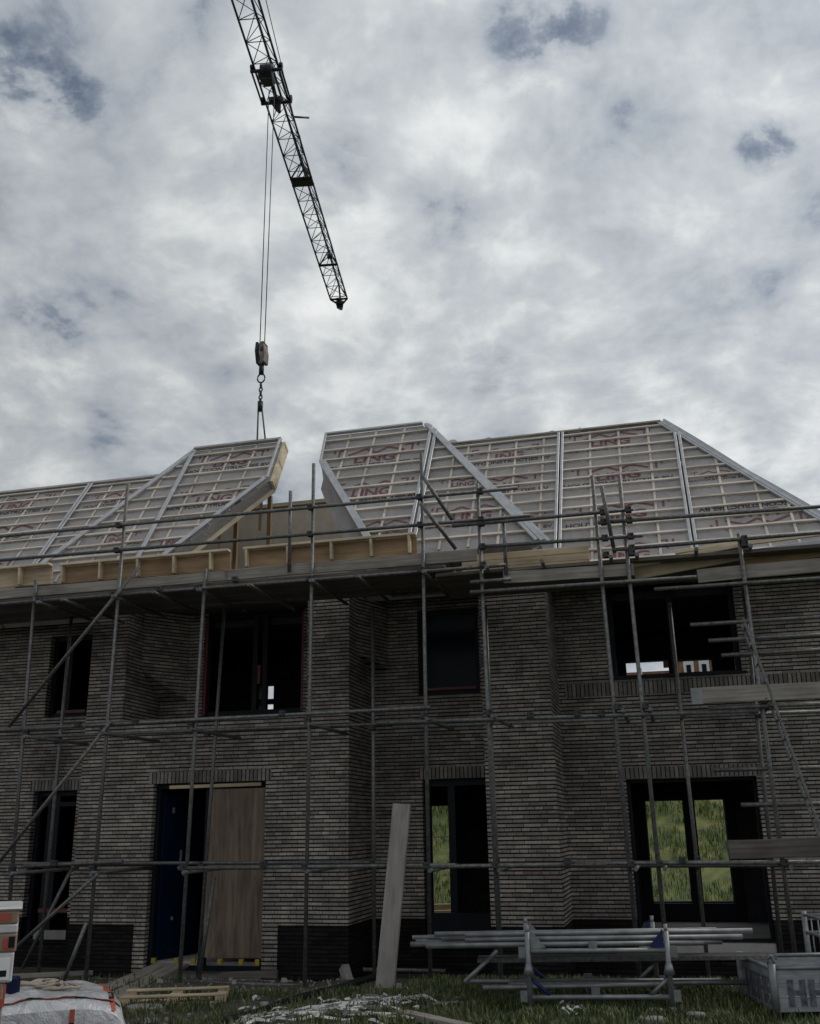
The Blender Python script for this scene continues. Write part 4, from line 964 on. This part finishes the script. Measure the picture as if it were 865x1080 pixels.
def strap(pts_fn, nseg, w, d):
    for k in range(nseg):
        mb = MB(); sub = 5; vs = []
        for i in range(sub+1):
            t = (k+i/sub)/nseg; p = pts_fn(t); vs += [p-d*w, p+d*w]
        mb.add(vs, [(2*i, 2*i+1, 2*i+3, 2*i+2) for i in range(sub)], True)
        mb.build('strap', 'black_tape' if k % 3 == 1 else 'orange_tape', bag, fix=False)
        if k % 3 == 1:
            mb = MB()
            for i in (1, 2, 3):
                t = (k+.2*i+.05)/nseg; t2 = (k+.2*i+.15)/nseg; a, b = pts_fn(t)+V((0, -.002, .004)), pts_fn(t2)+V((0, -.002, .004)); mb.add([a-d*w*.5, a+d*w*.4, b+d*w*.4, b-d*w*.5], [(0, 1, 2, 3)])
            mb.build('strap_print', 'white_film', bag, fix=False)
strap(lambda t: bagp(-.98+1.96*t, -.80, .006), 10, .028, uy)
strap(lambda t: bagp(.86, -.98+1.96*t, .006), 9, .028, ux)
strap(lambda t: (lambda p, q: p.lerp(q, t))(bagp(.35, -1.0, .008)-uy*.03, V((bagp(.35, -1, 0).x, bagp(.35, -1, 0).y, g0))-uy*.045), 3, .022, ux)
# canvas sling bundle on the bale
mb = MB()
for k in range(7):
    c = bagp(-.1+.06*k, .25-.07*k); a = k*.8; mb.path([c+V((.24*math.cos(a+i*.38)*(.6+.4*math.sin(i*.7+k)), .16*math.sin(a+i*.38), .012+.012*abs(math.sin(i*.9+k)))) for i in range(14)], [.011+.004*math.sin(i*.8) for i in range(14)], 6)
tag(mb.build('sling_bundle', 'canvas', None), 'crumpled beige lifting sling lying on the silver bale', 'sling')
# carton stack at the left edge
r0 = ray(24, 1000); kx = r0.x/r0.y; cy0 = 6.6; cx1 = kx*cy0-.05
st = empty('carton_stack', (cx1-.4, cy0+.3, gz(cx1, cy0)), 'stack of film wrapped cartons with orange tape at the left edge', 'carton stack')
zt = at(15, 963, cy0).z
def cbox(name, x0, x1, z0, z1, mat, e=.0, y1=.75, bev=.01): return MB().box(x0, x1, cy0-e, cy0+y1+e, z0, z1).build(name, mat, st, bevel=bev)
zz = [at(10, y, cy0).z for y in (958, 974, 984, 1004, 1036, 1082)]
g1 = gz(cx1, cy0)
cbox('lower_carton', cx1-.9, cx1-.06, g1+.12, zz[4]-.004, 'carton')
cbox('carton', cx1-.9, cx1-.01, zz[4], zz[3]-.002, 'wrap_white'); cbox('carton', cx1-.9, cx1, zz[3], zz[2]-.002, 'carton'); cbox('carton', cx1-.9, cx1-.002, zz[2], zz[1]-.002, 'wrap_white'); cbox('carton', cx1-.9, cx1-.004, zz[1], zz[0]-.012, 'carton')
cbox('top_sheet', cx1-.92, cx1+.015, zz[0]-.012, zz[0]+.01, 'wrap_white', .012)
cbox('tape', cx1-.905, cx1-.05, (zz[1]+zz[0])/2-.03, (zz[1]+zz[0])/2+.02, 'orange_tape', .004, bev=0)
cbox('tape', cx1-.905, cx1-.045, zz[5]+.12, zz[5]+.17, 'orange_tape', .004, bev=0)
MB().box(cx1-.09, cx1-.03, cy0-.007, cy0-.004, zz[3]+.02, zz[2]-.03).build('tape_label', 'orange_tape', st); MB().box(cx1-.055, cx1-.015, cy0-.010, cy0-.0072, zz[3]+.03, zz[2]-.02).build('tape_mark', 'black_tape', st)
MB().box(cx1-.6, cx1-.03, cy0-.006, cy0-.004, zz[4]+.02, zz[3]-.03).build('paper_label', 'white_paint', st)
mb = MB()
for k in range(12):
    x = cx1-.5+.032*k; hh = random.choice((.05, .07, .09)); mb.box(x, x+random.choice((.006, .01, .016)), cy0-.0085, cy0-.0065, zz[3]-.05-hh, zz[3]-.045)
mb.box(cx1-.1, cx1-.05, cy0-.0085, cy0-.0065, zz[4]+.04, zz[4]+.08)
mb.build('label_print', 'black_tape', st)
mb = MB()
for k in range(3): mb.box(cx1-.9, cx1-.06, cy0+.02+.3*k, cy0+.11+.3*k, g1, g1+.118)
mb.build('pallet', 'plank', st)
p = at(6, 957, cy0+.2); mb = MB().box(p.x-.2, p.x+.045, cy0+.12, cy0+.34, zz[0]+.012, zz[0]+.115)
tc = mb.build('tool_case', 'black_pipe', None, bevel=.015); tag(tc, 'small black case with white sticker on top of the carton stack', 'case')
MB().box(p.x-.06, p.x+.03, cy0+.1165, cy0+.1195, zz[0]+.03, zz[0]+.1).build('sticker', 'white_paint', tc)
p = at(12, 1045, 8.6); tag(MB().box(p.x-.1, p.x+.045, 8.6, 8.68, gz(p.x, 8.6)-.01, at(12, 1030, 8.6).z).build('water_jug', 'blue_film', bevel=.02), 'blue plastic container between the cartons and the silver bale', 'container')

piv = V((cx1, cy0, 0)); rot = Matrix.Translation(piv)@Matrix.Rotation(math.atan2(-cx1, cy0), 4, 'Z')@Matrix.Translation(-piv)
for o in (st, tc): o.matrix_basis = rot@o.matrix_basis
# ------------------------------------------------------------------ behind the houses
far = empty('far_house', (.5, 52, 0), 'orange brick house with white window frames far behind, seen through the upper window', 'house')
fz = 0
MB().box(.55, 9, 52, 60, fz-.2, 10.8).build('wall', 'orange_brick', far)
MB().box(-9, .545, 52.5, 60, fz-.2, at(680, 707, 52).z).build('wall', 'orange_brick', far)
MB().prism([(.2, 51.6, 10.8), (.2, 60.4, 10.8), (.2, 56, 13)], (9.4, 0, 0)).build('roof', 'roof_tile', far)
for x in (1.15, 1.9, 4.4, 6.5):
    for z in (5.6, 9.15):
        w = MB().box(x, x+.5, 51.93, 52.0, z, z+.95).build('window', 'white_paint', far); MB().box(x+.14, x+.36, 51.90, 51.925, z+.1, z+.5).build('pane', 'glass', w)
MB().box(-1.0, -.9, 51.8, 51.9, 4, 9.6).build('downpipe', 'white_paint', far)
p = V((-4.6, 23, bank(-4.6, 23)))
for k in range(4):
    tag(beam('timber_beam', (-6.2, 20.9+.12*k, .1+.11*k), (-4.1, 20.7+.12*k, .14+.11*k), .12, .1, 'timber', None), 'pale timber beam in the pile behind the middle doorway', 'beam', 'timber pile behind the house')
fe = empty('mesh_fence', (-5, 22.2, 0), 'thin site fence behind the middle doorway', 'fence')
for k in range(6): 
    x = -7+k*.8; z = bank(x, 22.2); MB().tube((x, 22.2, z), (x, 22.2, 2.5), .02).build('post', 'steel', fe)
for z in (1.2, 1.8, 2.45): MB().tube((-7, 22.2, z), (-3, 22.2, z), .012).build('rail', 'steel', fe)

# ------------------------------------------------------------------ sky, sun
w = bpy.data.worlds.new('World'); bpy.context.scene.world = w; w.use_nodes = True; nt = w.node_tree; bg = nt.nodes['Background']
sun_dir = V((.80, .42, .95)).normalized(); elev = math.asin(sun_dir.z)
sky = nt.nodes.new('ShaderNodeTexSky'); sky.sky_type = 'NISHITA'; sky.sun_disc = False; sky.sun_elevation = elev; sky.sun_rotation = math.atan2(sun_dir.x, sun_dir.y); sky.air_density = 1.2; sky.dust_density = 2
tc = nt.nodes.new('ShaderNodeTexCoord'); d = tc.outputs['Generated']
sx = nt.nodes.new('ShaderNodeSeparateXYZ'); nt.links.new(d, sx.inputs[0])
zz = math_(nt, 'ADD', math_(nt, 'MAXIMUM', sx.outputs[2], 0.0), .35)
cb = nt.nodes.new('ShaderNodeCombineXYZ'); nt.links.new(math_(nt, 'DIVIDE', sx.outputs[0], zz), cb.inputs[0]); nt.links.new(math_(nt, 'DIVIDE', sx.outputs[1], zz), cb.inputs[1]); cb.inputs[2].default_value = 3.3
uv = cb.outputs[0]
warp = N(nt, 'ShaderNodeTexNoise', i_Scale=2.5, i_Detail=4); nt.links.new(uv, warp.inputs['Vector'])
wv = N(nt, 'ShaderNodeVectorMath', operation='MULTIPLY_ADD'); nt.links.new(warp.outputs['Color'], wv.inputs[0]); wv.inputs[1].default_value = (.13, .13, 0); nt.links.new(uv, wv.inputs[2])
big = noise(nt, wv.outputs[0], 2.2, 4, .5); fine = noise(nt, wv.outputs[0], 10.0, 8, .57); tiny = noise(nt, wv.outputs[0], 32, 5, .6)
vor = N(nt, 'ShaderNodeTexVoronoi', i_Scale=11.0, i_Smoothness=.9, feature='SMOOTH_F1'); nt.links.new(wv.outputs[0], vor.inputs['Vector'])
puff = math_(nt, 'SUBTRACT', .86, vor.outputs['Distance'])
dens = math_(nt, 'ADD', math_(nt, 'ADD', math_(nt, 'MULTIPLY', big, .33), math_(nt, 'MULTIPLY', puff, .17)), math_(nt, 'ADD', math_(nt, 'MULTIPLY', fine, .38), math_(nt, 'MULTIPLY', tiny, .12)))
cloud = ramp(nt, [(.36, (3.3, 3.75, 4.4)), (.43, (4.7, 5.1, 5.55)), (.50, (5.9, 6.25, 6.5)), (.56, (7.5, 7.8, 7.9)), (.64, (9.3, 9.5, 9.45))]); nt.links.new(dens, cloud.inputs[0])
# gaps in the cloud deck
gaps = dens; rough_ = nt.nodes.new('ShaderNodeMapRange'); rough_.inputs[1].default_value = .38; rough_.inputs[2].default_value = .60; rough_.inputs[3].default_value = 1.9; rough_.inputs[4].default_value = .0; nt.links.new(math_(nt, 'ADD', math_(nt, 'MULTIPLY', fine, .6), math_(nt, 'MULTIPLY', tiny, .4)), rough_.inputs[0])
for gd_, gr_, gk in ((ray(20, 85), 3.2, .075), (ray(75, 105), 2.0, .06), (ray(560, 38), 3.4, .05), (ray(605, 22), 2.2, .04), (ray(808, 152), 1.9, .085), (ray(45, 345), 3.6, .03), (ray(520, 395), 2.4, .03), (ray(350, 185), 3.2, .03), (ray(475, 235), 2.2, .025), (ray(1200, 100), 9, .1), (ray(-400, 300), 9, .1)):
    gq = N(nt, 'ShaderNodeVectorMath', operation='DOT_PRODUCT'); nt.links.new(d, gq.inputs[0]); gq.inputs[1].default_value = gd_.normalized()
    gm = nt.nodes.new('ShaderNodeMapRange'); gm.interpolation_type = 'SMOOTHSTEP'; gm.inputs[1].default_value = math.cos(math.radians(gr_)); gm.inputs[2].default_value = 1; gm.inputs[3].default_value = 0; gm.inputs[4].default_value = gk; nt.links.new(gq.outputs['Value'], gm.inputs[0])
    gaps = math_(nt, 'SUBTRACT', gaps, math_(nt, 'MULTIPLY', gm.outputs[0], rough_.outputs[0]))
nt.links.new(gaps, cloud.inputs[0])
# brighter towards the veiled sun
dp = N(nt, 'ShaderNodeVectorMath', operation='DOT_PRODUCT'); nt.links.new(d, dp.inputs[0]); dp.inputs[1].default_value = sun_dir
gl = nt.nodes.new('ShaderNodeMapRange'); gl.inputs[1].default_value = .1; gl.inputs[2].default_value = 1; gl.inputs[3].default_value = .77; gl.inputs[4].default_value = 1.13; nt.links.new(dp.outputs['Value'], gl.inputs[0])
vm = N(nt, 'ShaderNodeVectorMath', operation='SCALE'); nt.links.new(cloud.outputs[0], vm.inputs[0]); nt.links.new(gl.outputs[0], vm.inputs['Scale'])
hole = ramp(nt, [(.305, (.7, .7, .7)), (.395, (0, 0, 0))]); nt.links.new(gaps, hole.inputs[0])
skyc = N(nt, 'ShaderNodeVectorMath', operation='SCALE'); nt.links.new(sky.outputs[0], skyc.inputs[0]); skyc.inputs['Scale'].default_value = .55
out = mixc(nt, hole.outputs[0], vm.outputs[0], skyc.outputs[0])
nt.links.new(out, bg.inputs['Color']); bg.inputs['Strength'].default_value = .1
sl_ = bpy.data.lights.new('sun', 'SUN'); sl_.energy = .9; sl_.angle = math.radians(12); sl_.color = (1, .94, .85)
so = bpy.data.objects.new('sun', sl_); C.objects.link(so); so.rotation_euler = sun_dir.to_track_quat('Z', 'Y').to_euler()
vs = bpy.context.scene.view_settings; vs.view_transform = 'Standard'; vs.look = 'None'; vs.exposure = 0; vs.gamma = 1
